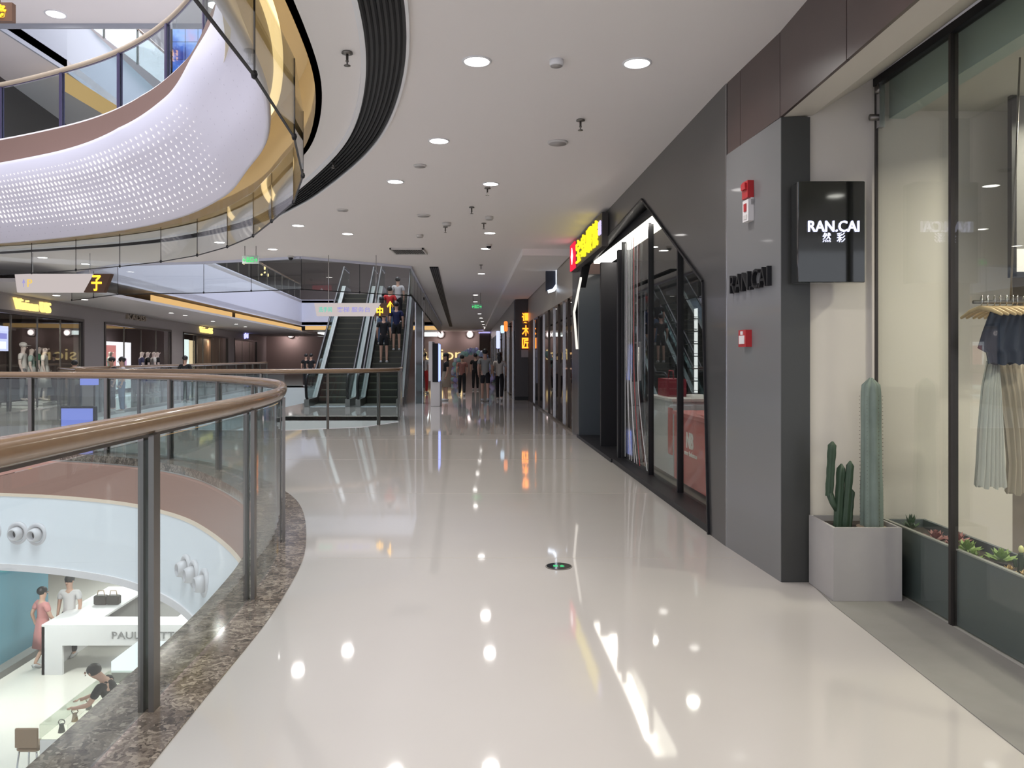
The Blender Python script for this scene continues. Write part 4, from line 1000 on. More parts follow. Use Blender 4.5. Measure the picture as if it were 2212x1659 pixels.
# far wall sign and balloon arch
t = thing('wall_lettering', (X(965, 61.8), 61.9, Z(765, 61.8)), 'gold outlined letters on the far end wall', 'sign')
text('lettering', 'fusion', FC(X(952, 61.8), 61.98, Z(765, 61.8)), 92*61.8/F, 24*61.8/F, .08, glow('gold_letters', (1, .75, .35), 1.2), t)
bl = [mat('lilac_balloon', (.50, .45, .85), .3), mat('blue_balloon', (.45, .55, .85), .3), mat('mint_balloon', (.45, .75, .72), .3), mat('pearl_balloon', (.75, .72, .85), .3)]
k = 0
for i in range(23):
    a = math.pi*i/22
    for j in range(3):
        r = 1.08+random.uniform(-.12, .12); y_ = 44+random.uniform(-.3, .3); x_ = X(1023, 44)+r*math.cos(a); z_ = .12+max(0, 1.6*math.sin(a)**.8)+random.uniform(-.08, .08)+.1; rad = random.uniform(.10, .15)
        t = thing('balloon', (x_, y_, z_), ['lilac', 'pale blue', 'mint green', 'pearl white'][(i+j*2+i//5) % 4]+' balloon of the pastel balloon arch', 'balloon', 'balloons of the pastel arch')
        mb = MB(); mb.ball((x_, y_, z_), (rad, rad, rad*1.12), n=10, m=7); mb.build('skin', bl[(i+j*2+i//5) % 4], t)
        MB().lathe((x_, y_, z_-rad*1.1), [(.02, -.03), (.005, 0)], 6).build('knot', bl[(i+j) % 4], t); k += 1

# ================================================================== TOTEM, HANGING SIGNS
def totem(x, y, lb, lit, sc=1):
    t = thing('digital_totem', (x, y, 0), lb, 'kiosk')
    MB().box((x-.16, y-.3, 0), (x+.12, y+.3, .75), ch=.01).build('pedestal', M_plw, t)
    MB().box((x-.22, y-.3, .75), (x-.10, y+.3, 1.92), ch=.01).build('back_cover', M_plw, t)
    hs = MB().box((x-.10, y-.32, .72), (x+.07, y+.32, 1.86)).build('screen_housing', M_black, t)
    MB().box((x+.07, y-.30, .76), (x+.08, y+.30, 1.84)).build('screen', glow('screen_blue', (.30, .38, 1), 2.2), hs)
    MB().box((x+.07, y-.32, .74), (x+.10, y-.30, 1.86)).build('light_edge', glow('screen_blue', (.30, .38, 1), 2.2), hs)
totem(X(944, 23), 23, 'slim advertising totem with a blue lit edge beside the escalators', True)
def hang_sign(x0, x1, y, z0, z1, lb, chars, ztop, bits):
    t = thing('hanging_sign', ((x0+x1)/2, y, ztop), lb, 'sign')
    cut = (z1-z0)*.55
    mb = MB(); mb.plate([(x0+.05, z0), (x1-cut, z0), (x1, z1), (x0, z1)], [], lambda p: (p[0], y-.05, p[1]), lambda p: (p[0], y+.05, p[1])); wf = mb.build('white_face', glow('sign_face', (.95, .84, .82), .62), t)
    mb = MB(); mb.plate([(x1-cut+.01, z0), (x1+(z1-z0)*.55, z0), (x1+(z1-z0)*.95, z1), (x1+.01, z1)], [], lambda p: (p[0], y-.06, p[1]), lambda p: (p[0], y+.06, p[1])); be = mb.build('brown_end', mat('sign_brown', (.10, .045, .02), .5), t)
    for b in chars: text('symbol', b[0], FC(x1+b[1]*(z1-z0), y-.061, (z0+z1)/2+b[4]*(z1-z0)), b[2]*(z1-z0), b[3]*(z1-z0), .01, M_sym, be, .02)
    for px_, w_, col in bits:
        text('symbol', col[1], FC(px_, y-.051, (z0+z1)/2), w_, (z1-z0)*.42, .01, col[0], wf, .01)
    for x in (x0+.35*(x1-x0)*.6, x1-.1):
        mb = MB(); mb.tube([(x, y, z1), (x, y, ztop)], .008, 6); mb.build('hanger_rod', M_chrome, t)
M_sym = glow('symbol_orange', (1, .52, .03), 3.0)
hang_sign(X(680, 15.8), X(823, 15.8), 15.8, Z(683, 15.8), Z(655, 15.8), 'white hanging direction sign in front of the escalators', [('中', -.05, .5, .7, -.12), ('↑', .75, .5, .9, .2)], 3.55,
          [(X(704, 15.8), .27, (glow('sym_green', (.15, .75, .55), .9), '洗手间')), (X(765, 15.8), .68, (glow('sym_violet', (.45, .42, .9), .8), '客梯 服务台'))])
hang_sign(X(35, 15.5), X(205, 15.5), 15.5, Z(632, 15.5), Z(592, 15.5), 'white hanging direction sign with a brown end over the side gallery', [('子', .18, .55, .85, 0)], 3.55,
          [(X(68, 15.5), .10, (glow('sym_yellow', (1, .7, .2), .9), 'P')), (X(55, 15.5), .05, (glow('sym_violet', (.45, .42, .9), .8), '↑'))])
t = thing('hanging_sign', (X(8, 13), 13, 7.5), 'brown hanging sign with an orange character above the upper rail', 'sign')
MB().box((X(-40, 13), 12.95, Z(48, 13)), (X(30, 13), 13.05, Z(8, 13))).build('board', mat('sign_brown', (.10, .045, .02), .5), t)
text('symbol', '务', FC(X(8, 13), 12.94, Z(27, 13)), .17, .22, .01, M_sym, t, .03)
mb = MB(); mb.tube([(X(0, 13), 13, Z(8, 13)), (X(0, 13), 13, 8.6)], .01, 6); mb.build('hanger_rod', M_chrome, t)
def exit_sign(px, py, y, w_, h_, lb, ztop):
    x, z = X(px, y), Z(py, y); t = thing('exit_sign', (x, y, z), lb, 'exit sign')
    MB().box((x-w_/2, y-.02, z-h_/2), (x+w_/2, y+.02, z+h_/2)).build('panel', mat('exit_panel', (.45, .52, .48), .2), t)
    text('symbol', '←出口→', FC(x, y-.021, z), w_*.92, h_*.7, .006, glow('exit_green2', (.10, .85, .25), 1.1), t, .02)
    for e in (-1, 1):
        mb = MB(); mb.tube([(x+e*w_*.35, y, z+h_/2), (x+e*w_*.35, y, ztop)], .006, 6); mb.build('rod', M_steel, t)
exit_sign(541, 561, 14.5, .30, .15, 'green exit sign hanging at the ceiling edge beside a downlight', 3.55)
exit_sign(1030, 662, 25, .34, .17, 'green exit sign hanging in the middle of the passage', 3.55)

# ================================================================== ESCALATORS
M_step = mat('escalator_step', (.045, .045, .035), .4, metal=.3); M_tread = mat('escalator_tread', (.10, .10, .07), .45, metal=.3)
def escalator(x0, y0, lb, ang=-.088, H=4.1):
    t = thing('escalator', (x0, y0, 0), lb, 'escalator')
    ca, sa = math.cos(ang), math.sin(ang)
    M = Matrix(((ca, sa, 0, x0), (-sa, ca, 0, y0), (0, 0, 1, 0), (0, 0, 0, 1))); M = Matrix(((ca, -sa*-1, 0, x0), (-sa*-1*-1, ca, 0, y0), (0, 0, 1, 0), (0, 0, 0, 1)))
    M = Matrix.Translation((x0, y0, 0)) @ Matrix.Rotation(-ang, 4, 'Z')
    rise, run = .21, .364; n = int(H/rise)
    for k in range(3): MB(M).box((-.5, .5+k*run-run, .0), (.5, .5+k*run, .012)).build('step', M_tread, t)
    yb = .5+2*run
    for k in range(n):
        mb = MB(M); mb.box((-.5, yb+k*run, k*rise-.1), (.5, yb+k*run+run*.98, (k+1)*rise), mi=0)
        mb.box((-.5, yb+k*run-.004, (k+1)*rise-.035), (.5, yb+k*run+run*.98, (k+1)*rise+.002), mi=1); mb.build('step', [M_step, M_tread], t)
    ye = yb+n*run
    MB(M).box((-.55, -.3, 0), (.55, .2, .015)).build('comb_plate', M_chrome, t)
    prof = [(-.4, 0), (yb-.2, 0), (ye-.1, H), (ye+1.6, H)]
    for e in (-1, 1):
        xa, xb = (e*.52, e*.66) if e > 0 else (-.66, -.52)
        # skirt deck
        def strip(x1, x2, pts, zl, zh, name, m):
            mb = MB(M)
            for (ya, za), (yb_, zb) in zip(pts, pts[1:]):
                mb._add([(x1, ya, za+zl), (x2, ya, za+zl), (x2, yb_, zb+zl), (x1, yb_, zb+zl), (x1, ya, za+zh), (x2, ya, za+zh), (x2, yb_, zb+zh), (x1, yb_, zb+zh)],
                        [(0, 3, 2, 1), (4, 5, 6, 7), (0, 1, 5, 4), (1, 2, 6, 5), (2, 3, 7, 6), (3, 0, 4, 7)])
            mb.build(name, m, t)
        strip(xa, xb, prof, -.1, .22, 'skirt_deck', mat('deck_metal', (.22, .21, .20), .35, metal=.8))
        strip(e*.59-.006, e*.59+.006, prof, .22, .92, 'balustrade_glass', glass('esc_glass', (.80, .90, .90)))
        pts = [(e*.59, -.15, .12), (e*.59, -.42, .3), (e*.59, -.5, .6), (e*.59, -.38, .88), (e*.59, -.1, .97), (e*.59, yb-.2, .97), (e*.59, ye-.1, H+.97), (e*.59, ye+1.6, H+.97)]
        mb = MB(M); mb.tube(pts, .04, 8); mb.build('handrail', M_black, t)
        mb = MB(M); mb.tube([(a, b, c-.055) for a, b, c in pts[4:]], .018, 6); mb.build('rail_profile', M_chrome, t)
    mb = MB(M); mb._add([(-.7, yb, -.12), (.7, yb, -.12), (.7, ye, H-.12), (-.7, ye, H-.12), (-.7, yb+.9, -.12), (.7, yb+.9, -.12), (.7, ye+.9, H-.7), (-.7, ye+.9, H-.7)],
                        [(0, 1, 2, 3), (7, 6, 5, 4), (0, 4, 5, 1), (1, 5, 6, 2), (2, 6, 7, 3), (3, 7, 4, 0)]); mb.build('truss_cladding', mat('truss', (.10, .10, .10), .4), t)
    return M, yb, rise, run
E1 = escalator(-5.45, 22.9, 'empty escalator with pale glass sides rising beside the gallery')
E2 = escalator(-3.95, 22.9, 'crowded escalator climbing beside the dark glossy column')
# dark glossy column and link deck between the escalators
t = thing('clad_column', (-2.85, 24.4, 0), 'dark glossy square column beside the crowded escalator', 'column')
MB().box((-3.05, 24.2, 0), (-2.80, 24.6, 3.55)).build('shaft', mat('gloss_dark_column', (.035, .035, .038), .1, coat=1), t)
for x in (-3.055, -2.825): MB().box((x, 24.18, 0), (x+.03, 24.2, 3.55)).build('edge_strip', M_chrome, t)
# posts of stainless barrier bundle by the floor opening corner

# ================================================================== PEOPLE
SKC = {}
def skin_geo(key, joints, edges, root=0, sub=1):
    if key in SKC: return SKC[key]
    me = bpy.data.meshes.new('s'); me.from_pydata([j[:3] for j in joints], edges, [])
    o = bpy.data.objects.new('s', me); COL.objects.link(o)
    sk = o.modifiers.new('k', 'SKIN'); sk.use_smooth_shade = True; sk.branch_smoothing = .3
    for i, j in enumerate(joints):
        sv = me.skin_vertices[0].data[i]; r = j[3]; sv.radius = r if isinstance(r, tuple) else (r, r); sv.use_root = (i == root)
    if sub: ss = o.modifiers.new('u', 'SUBSURF'); ss.levels = sub
    bpy.context.view_layer.update()
    m2 = bpy.data.meshes.new_from_object(o.evaluated_get(bpy.context.evaluated_depsgraph_get()))
    g = ([v.co.copy() for v in m2.vertices], [tuple(p.vertices) for p in m2.polygons])
    bpy.data.objects.remove(o); bpy.data.meshes.remove(m2); bpy.data.meshes.remove(me)
    SKC[key] = g; return g
def pose_joints(pose):
    # front is +Y; height 1.70
    lean = .0
    P = dict(pel=(0, 0, .93), wai=(0, 0, 1.07), che=(0, -.01, 1.27), nec=(0, -.01, 1.45), hb=(0, .01, 1.53), ht=(0, .01, 1.62))
    for s_, n in ((-1, 'l'), (1, 'r')):
        P['sh'+n] = (s_*.175, -.01, 1.385); P['el'+n] = (s_*.225, -.02, 1.12); P['wr'+n] = (s_*.225, .04, .90); P['ha'+n] = (s_*.22, .06, .84)
        P['hi'+n] = (s_*.085, 0, .88); P['kn'+n] = (s_*.095, .01, .49); P['an'+n] = (s_*.10, -.02, .08); P['to'+n] = (s_*.11, .12, .035)
    if pose == 'walk':
        P['knl'] = (-.09, .12, .50); P['anl'] = (-.09, .20, .09); P['tol'] = (-.10, .33, .05); P['knr'] = (.09, .0, .49); P['anr'] = (.09, -.20, .12); P['tor'] = (.09, -.08, .03)
        P['ell'] = (-.23, -.12, 1.13); P['wrl'] = (-.22, -.06, .92); P['hal'] = (-.215, -.04, .86); P['elr'] = (.23, .05, 1.12); P['wrr'] = (.21, .18, .94); P['har'] = (.20, .22, .89)
    if pose == 'lean':
        for k in ('wai', 'che', 'nec', 'hb', 'ht', 'shl', 'shr'):
            x, y, z = P[k]; h = z-.93; P[k] = (x, y+h*.45, .93+h*.88)
        P['hb'] = (0, .32, 1.45); P['ht'] = (0, .38, 1.51)
        for s_, n in ((-1, 'l'), (1, 'r')): P['el'+n] = (s_*.24, .34, 1.08); P['wr'+n] = (s_*.17, .55, 1.02); P['ha'+n] = (s_*.15, .61, 1.01)
    if pose == 'pose':
        P['ell'] = (-.27, -.06, 1.14); P['wrl'] = (-.20, .06, .98); P['hal'] = (-.16, .09, .94)
    return P
def person(x, y, z, rot, H, lb, top=None, bottom=None, hair='short', pose='stand', skin=None, legs='trousers', sleeve='short', grp=None, name='person', cat='person', shoe=None, extra=None):
    t = thing(name, (x, y, z), lb, cat, grp); P = pose_joints(pose); sc = H/1.70
    M = Matrix.Translation((x, y, z)) @ Matrix.Rotation(rot, 4, 'Z') @ Matrix.Scale(sc, 4)
    skin = skin or M_skin
    J = [(*P['pel'], (.125, .10)), (*P['wai'], (.115, .09)), (*P['che'], (.135, .105)), (*P['nec'], .052), (*P['hb'], (.07, .08)), (*P['ht'], (.082, .095))]
    E = [(0, 1), (1, 2), (2, 3), (3, 4), (4, 5)]
    for n in 'lr':
        b = len(J); J += [(*P['sh'+n], .058), (*P['el'+n], .042), (*P['wr'+n], .028), (*P['ha'+n], .034)]; E += [(2, b), (b, b+1), (b+1, b+2), (b+2, b+3)]
        b = len(J); J += [(*P['hi'+n], .088), (*P['kn'+n], .056), (*P['an'+n], .038), (*P['to'+n], .03)]; E += [(0, b), (b, b+1), (b+1, b+2), (b+2, b+3)]
    vs, fs = skin_geo('body'+pose, J, E, 0)
    mb = MB(M); mb._add(vs, fs, 0, True)
    hc = Vector(P['ht'])
    # face: nose, ears, eyes, mouth
    mb.ball(hc+Vector((0, .095, -.035)), (.014, .018, .022), n=6, m=4)
    for e in (-1, 1): mb.ball(hc+Vector((e*.08, .0, -.025)), (.012, .02, .03), n=6, m=4)
    for n in 'lr':   # five fingers
        h = Vector(P['ha'+n]); w_ = Vector(P['wr'+n]); d = (h-w_).normalized(); sx = d.cross(Vector((0, 1, 0)) if abs(d.y) < .8 else Vector((0, 0, 1))).normalized(); a = Vector((0, 1, 0)) if abs(d.y) < .8 else Vector((1, 0, 0))
        for k, ln in enumerate((.055, .065, .062, .048)):
            b0 = h+d*.02+a*(k-1.5)*.016; mb.tube([b0, b0+d*ln*.6, b0+d*ln+sx*.012], [.009, .008, .006], 5)
        b0 = h-d*.01+a*.03; mb.tube([b0, b0+a*.02+d*.03, b0+a*.02+d*.05], [.01, .009, .007], 5)
    mb.build('body', skin, t)
    if name == 'person':
        mb = MB(M)
        for e in (-1, 1): mb.ball(hc+Vector((e*.032, .088, -.01)), (.012, .008, .007), n=6, m=4)
        mb.ball(hc+Vector((0, .09, -.072)), (.022, .008, .006), n=6, m=4); mb.build('face_marks', mat('lip_eye', (.10, .04, .035), .6), t)
    if top:
        J = [(P['pel'][0], P['pel'][1], P['pel'][2]-.13, (.165, .14)), (*P['wai'], (.14, .115)), (*P['che'], (.152, .12)), (P['nec'][0], P['nec'][1], P['nec'][2]-.03, .07)]; E = [(0, 1), (1, 2), (2, 3)]
        for n in 'lr':
            b = len(J); sh = Vector(P['sh'+n]); el = Vector(P['el'+n]); wr = Vector(P['wr'+n])
            J += [(*sh, .072), (*(sh.lerp(el, .72)), .066)]; E += [(2, b), (b, b+1)]
            if sleeve == 'long': J[-1] = (*el, .056); J += [(*wr, .04)]; E += [(b+1, b+2)]
        vs, fs = skin_geo('top'+pose+sleeve, J, E, 0); mb = MB(M); mb._add(vs, fs, 0, True); mb.build('shirt', top, t)
    if legs in ('trousers', 'shorts'):
        J = [(P['pel'][0], P['pel'][1], P['pel'][2]+.10, (.14, .114)), (*P['pel'], (.15, .125))]; E = [(0, 1)]
        for n in 'lr':
            b = len(J); hi = Vector(P['hi'+n]); kn = Vector(P['kn'+n]); an = Vector(P['an'+n])
            J += [(*hi, .10), (*(kn if legs == 'trousers' else hi.lerp(kn, .85)), .076)]; E += [(1, b), (b, b+1)]
            if legs == 'trousers': J += [(*an, .056)]; E += [(b+1, b+2)]
        vs, fs = skin_geo('leg'+pose+legs, J, E, 0); mb = MB(M); mb._add(vs, fs, 0, True); mb.build('trousers' if legs == 'trousers' else 'shorts', bottom, t)
    elif legs in ('skirt', 'dress'):
        hem = .50 if legs == 'skirt' else .42; n = 20; vs = []; fs = []; pr = [(1.06, .135, .11), (.93, .155, .13), (.75, .175, .155), (hem, .21, .19), (hem+.004, .20, .18), (.75, .165, .145), (1.05, .12, .10)]
        for z_, a, b in pr:
            for k in range(n):
                an = 2*math.pi*k/n; f = 1+(.06*math.sin(an*6) if z_ < .8 else 0); vs.append(Vector((a*f*math.cos(an), b*f*math.sin(an), z_)))
        for i in range(len(pr)-1):
            for k in range(n): fs.append((i*n+k, i*n+(k+1) % n, (i+1)*n+(k+1) % n, (i+1)*n+k))
        mb = MB(M); mb._add(vs, fs, 0, True); mb.build('skirt', bottom, t)
    if hair:
        mb = MB(M); lean = Matrix.Rotation(.5, 3, 'X') if pose == 'lean' else Matrix.Identity(3)
        mb.ball(hc+lean @ Vector((0, -.022, .025)), (.098, .108, .095), n=14, m=8)
        if hair in ('long', 'bun'): mb.ball(hc+Vector((0, -.07, -.09 if hair == 'long' else .06)), (.085, .05, .15) if hair == 'long' else (.045, .045, .045), n=12, m=8)
        if hair == 'long': mb.ball(hc+Vector((0, -.085, -.22)), (.07, .035, .12), n=10, m=6)
        mb.build('hair', M_hair, t)
    if shoe is not False:
        for n in 'lr':
            an = Vector(P['an'+n]); to = Vector(P['to'+n]); mb = MB(M)
            mb.tube([an+Vector((0, -.05, -.045)), an+Vector((0, 0, -.03)), to+Vector((0, -.02, -.0)), to+Vector((0, .05, -.005))], [.038, .045, .042, .026], 8)
            mb.build('shoe', shoe or mat('shoe_white', (.55, .55, .55), .6), t)
    return t, M
def cloth(n, c): return mat('cloth_'+n, c, .85)
PI = math.pi
G = lambda px, Y: X(px, Y)
c_blk = cloth('black', (.012, .012, .014)); c_gry = cloth('grey', (.30, .30, .27)); c_wht = cloth('white', (.55, .52, .48)); c_pnk = cloth('rose', (.30, .13, .11)); c_bei = cloth('beige', (.34, .28, .22)); c_nvy = cloth('navy', (.012, .018, .07)); c_jean = cloth('denim', (.10, .16, .26)); c_grn = cloth('green', (.02, .16, .09)); c_red = cloth('red', (.5, .03, .03)); c_lg = cloth('light', (.62, .60, .60)); c_plaid = cloth('plaid', (.05, .05, .12)); c_teal = cloth('teal_white', (.30, .40, .38)); c_dress = cloth('pink_dress', (.55, .24, .23))
person(G(1048, 25.3), 25.3, 0, .05, 1.70, 'man in pale grey shirt and black shorts walking away down the passage', c_gry, c_blk, 'short', 'walk', legs='shorts')
person(G(1079, 25.8), 25.8, 0, -.1, 1.60, 'long-haired woman in white top and dark trousers walking beside the man', c_wht, c_blk, 'long', 'walk')
person(G(998, 29), 29, 0, .1, 1.52, 'woman in dusty rose top and black leggings walking away from the camera', c_pnk, c_blk, 'bun', 'walk')
person(G(963, 25.6), 25.6, 0, PI*.6, 1.58, 'woman in black top and beige skirt beside the advertising totem', c_blk, c_bei, 'long', 'stand', legs='skirt')
person(G(1027, 34), 34, 0, 0, 1.6, 'person dressed all in black beyond the walking couple', c_blk, c_blk, 'short', 'stand')
person(G(917, 31), 31, 0, -.3, 1.62, 'person in white shirt partly hidden behind the dark column', c_lg, c_red, 'short', 'stand')
# on the crowded escalator (step index -> place)
def on_step(M, k, dx, yb, rise, run): return M @ Vector((dx, yb+(k+.5)*run, (k+1)*rise))
M2, yb, rise, run = E2
for k, dx, lb, tp, bt, lg, hr in ((5, -.12, 'man in black shirt and shorts riding the crowded escalator', c_blk, c_blk, 'shorts', 'short'), (7, .26, 'man in navy shirt standing higher on the crowded escalator', c_nvy, c_blk, 'shorts', 'short'),
                              (8, -.28, 'woman in black top and jeans on the crowded escalator', c_blk, c_jean, 'trousers', 'long'), (10, -.05, 'person in red shirt near the top of the crowded escalator', c_red, c_jean, 'trousers', 'short'), (12, .2, 'person with white collar highest on the crowded escalator', c_lg, c_blk, 'trousers', 'short')):
    p = on_step(M2, k, dx, yb, rise, run); person(p.x, p.y, p.z+.004, .09, 1.68, lb, tp, bt, hr, 'stand', legs=lg)
# beyond the escalators
person(G(661, 38), 38, 0, .2, 1.6, 'person in black with red print beyond the empty escalator', c_blk, c_blk, 'short', 'stand')
person(G(672, 37), 37, 0, -.2, 1.6, 'person in red cap and black shirt beyond the empty escalator', c_blk, c_blk, 'short', 'stand')
t_, M_ = person(G(702, 33), 33, 0, .3, 1.68, 'person in pale shirt and jeans seen through the escalator glass', c_lg, c_jean, 'short', 'walk')
# side gallery visitors behind the rails
person(G(161, 19.5), 19.5, 0, .4, 1.36, 'curly-haired child in a white dotted shirt before the shop with golden letters', c_lg, c_blk, 'short', 'stand')
person(G(241, 20.8), 20.8, 0, PI*.8, 1.44, 'person in black shirt facing the rail by the pink lit window', c_blk, c_blk, 'short', 'stand')
person(G(263, 20.2), 20.2, 0, PI*.7, 1.44, 'person in white shirt beside the one in black at the rail', c_lg, c_jean, 'short', 'stand')
person(G(400, 24.5), 24.5, 0, 0, 1.48, 'person in black standing before the second golden sign', c_blk, c_blk, 'short', 'stand')
# storey below
person(G(92, 16.1), 16.1, -5, -.6, 1.62, 'woman in a pink dress downstairs by the teal wall', c_dress, c_dress, 'bun', 'walk', legs='dress')
person(G(150, 16.6), 16.6, -5, PI, 1.72, 'dark-haired man in black trousers behind the white counter', c_lg, c_blk, 'short', 'stand')
person(-6.2, 12.1, -5, PI*.55, 1.74, 'man in black shirt bending over the glowing glass counter', c_blk, c_blk, 'short', 'lean')

# mannequins
M_man = mat('mannequin', (.72, .60, .57), .35)
def mannequin(px, Y, z, rot, lb, tp, bt, lg, pose='stand', sleeve='short', H=1.78, hat=None):
    t, M = person(X(px, Y), Y, z, rot, H, lb, tp, bt, None, pose, M_man, lg, sleeve, None, 'mannequin', 'mannequin', False)
    MB().lathe((X(px, Y), Y, z-.0), [(.2, -.02), (.2, .0), (.19, .006)], 20).build('stand_plate', M_plw, t)
    if hat:
        hc = Vector(pose_joints(pose)['ht']); mb = MB(M); mb.ball(hc+Vector((0, -.01, .04)), (.10, .11, .08), n=12, m=8); mb.ball(hc+Vector((0, .13, .02)), (.07, .08, .012), n=10, m=5); mb.build('cap', M_plw, t)
mannequin(50, 23.6, .1, -1.3, 'mannequin in a white cap, white shirt and grey trousers', c_lg, cloth('mid_grey', (.18, .18, .2)), 'trousers', 'pose', hat=True)
mannequin(68, 23.8, .1, -1.1, 'mannequin in a green patterned shirt between its neighbours', c_teal, c_lg, 'skirt', H=1.7)
mannequin(84, 24.1, .1, -1.0, 'mannequin in a deep green shirt at the back', c_grn, c_lg, 'trousers', H=1.76)
mannequin(97, 23.6, .1, -1.2, 'mannequin with a dark bag over a white dress', c_lg, c_lg, 'dress', 'pose', H=1.72)
t = thing('display_podium', (X(73, 23.8), 23.8, 0), 'low white podium under the four mannequins', 'podium')
MB().box((X(30, 23.8), 23.2, .005), (X(118, 23.8), 24.5, .078), ch=.01).build('slab', M_plw, t)
MB().box((X(32, 23.8), 23.25, 0), (X(116, 23.8), 24.45, .005)).build('foot', M_black, t)
for px, Y, lb, tp, bt, lg in ((306, 29.5, 'mannequin in navy checked clothes in the second shop window', c_plaid, c_plaid, 'skirt'), (319, 29.8, 'mannequin in black top beside the one in checks', c_blk, c_lg, 'skirt'), (332, 30.0, 'mannequin in a long white dress in the second shop window', c_lg, c_lg, 'dress'), (340, 30.4, 'mannequin in dark jacket furthest along the second window', c_blk, c_lg, 'trousers'), (238, 28.4, 'mannequin in a striped shirt before the pink lit panel', c_teal, c_plaid, 'trousers')):
    mannequin(px, Y, .02, -.9, lb, tp, bt, lg, H=1.72)
# ================================================================== SIDE GALLERY SHOPS
M_gold = glow('gold_lit', (1, .72, .22), 1.5)
def sgn(s0, z, w_, h_, body, m, lb, bold=.01, d=0.0):
    p = WG(s0, z, d); t = thing('wall_lettering', tuple(p), lb, 'sign'); text('lettering', body, LW(s0, z, d), w_, h_, .08, m, t, bold)
ys = lambda px: 9.9/((1106-px)/1660-.16)
sgn(ys(68), 2.88, ys(107)-ys(30), .30, 'Vision US', M_gold, 'glowing golden letters above the nearest gallery shop')
sgn(ys(292), 3.0, ys(312)-ys(272), .20, 'KADISI', mat('dull_gold', (.45, .38, .30), .3, metal=.5), 'unlit dull gold letters above the second gallery shop', .01)
sgn(ys(444), 2.92, ys(458)-ys(431), .32, 'Vision US', M_gold, 'glowing golden letters above the third gallery shop')
sgn(ys(531), 2.95, (ys(539)-ys(532))*.9, .34, 'H', glow('sign_violet', (.35, .35, 1), 2.2), 'round violet-white sign above the last gallery shop')
p = WG(ys(528), 2.95); t = thing('round_sign', tuple(p), 'round violet-white disc sign above the last gallery shop', 'sign'); mb = MB(Matrix.Translation(p) @ Matrix.Rotation(math.radians(90-9), 4, 'Z') @ Matrix.Rotation(math.radians(90), 4, 'X')); mb.lathe((0, 0, 0), [(.22, -.02), (.24, 0), (.22, .06)], 16); mb.build('disc', glow('sign_violet', (.35, .35, 1), 2.2), t)
def gal_glass(a, b, n, lb):
    t = thing('shop_window', tuple(WG((a+b)/2, 0)), lb, 'shop window')
    for k in range(n):
        s0 = a+.14+(b-a-.28)*k/n; s1 = a+.14+(b-a-.28)*(k+1)/n
        mb = MB(); mb.plate([(s0, .03), (s1-.01, .03), (s1-.01, 2.58), (s0, 2.58)], [], lambda q: WG(q[0], q[1], .03), lambda q: WG(q[0], q[1], .04)); mb.build('glass_pane', M_shop, t)
        mb = MB(); mb.plate([(s1-.02, .03), (s1+.02, .03), (s1+.02, 2.58), (s1-.02, 2.58)], [], lambda q: WG(q[0], q[1], .02), lambda q: WG(q[0], q[1], .06)); mb.build('upright', M_steel, t)
gal_glass(17, 24.9, 5, 'glass front of the shop with four mannequins'); gal_glass(26.7, 34.9, 4, 'glass front of the shop with the pink lit panel')
gal_glass(36.9, 47.2, 5, 'glass front of the wood-panelled shop'); gal_glass(49.2, 57.5, 3, 'glass front of the last gallery shop')
def gpanel(name, s0, s1, z0, z1, d, m, lb, cat, th=.05, frame=True, parts=()):
    t = thing(name, tuple(WG((s0+s1)/2, z0, d)), lb, cat)
    mb = MB(); mb.plate([(s0, z0), (s1, z0), (s1, z1), (s0, z1)], [], lambda q: WG(q[0], q[1], d), lambda q: WG(q[0], q[1], d+th)); mb.build('panel', m, t)
    for a, b, c, e, mm, nm in parts:
        mb = MB(); mb.plate([(a, b), (c, b), (c, e), (a, e)], [], lambda q: WG(q[0], q[1], d-.012), lambda q: WG(q[0], q[1], d)); mb.build(nm, mm, t)
    if frame: 
        mb = MB(); mb.plate([(s0-.04, 0), (s0, 0), (s0, z1), (s0-.04, z1)], [], lambda q: WG(q[0], q[1], d), lambda q: WG(q[0], q[1], d+th)); mb.plate([(s1, 0), (s1+.04, 0), (s1+.04, z1), (s1, z1)], [], lambda q: WG(q[0], q[1], d), lambda q: WG(q[0], q[1], d+th)); mb.build('leg', M_black, t)
    return t
gpanel('video_screen', 20.0, 21.1, 1.62, 2.30, .5, glow('screen_lilac', (.62, .66, 1), 1.5), 'lilac video screen at the edge of the first shop window', 'screen', parts=[(20.1, 1.95, 21.0, 2.1, glow('screen_violet', (.35, .35, .9), 1.2), 'text_band'), (20.15, 1.68, 20.95, 1.88, glow('screen_w', (.9, .92, 1), 1.6), 'picture')])
gpanel('light_box', 31.0, 34.3, .1, 2.1, 1.5, glow('panel_white', (.92, .88, 1), 1.9), 'bright white and pink light panel in the second shop', 'light panel', parts=[(31.05, .3, 32.4, 1.95, glow('panel_pink', (1, .38, .38), 1.0), 'pink_field'), (33.1, .6, 33.7, 1.4, glow('panel_mauve', (.85, .5, .75), 1.1), 'picture')], frame=False)
gpanel('red_board', 34.3, 34.8, .05, 1.55, .5, mat('door_red', (.4, .06, .06), .5), 'red panel at the end of the second shop window', 'panel', frame=False)
gpanel('light_box', 39.8, 41.3, .8, 2.4, .8, glow('panel_cool', (.85, .98, 1), 2.0), 'white-blue light panel in the third shop', 'light panel')
gpanel('light_box', 42.9, 44.1, .7, 2.4, 1.2, glow('panel_warm', (1, .78, .5), 1.6), 'warm light panel in the third shop', 'light panel')
t = thing('wood_panelling', tuple(WG(43.5, 0, .4)), 'tan wood panelling with dark joints in the third shop', 'panelling')
M_tan = mat('tan_wood', (.42, .29, .22), .5)
e_ = [41.2, 42.4, 43.4, 45.6, 47.0]
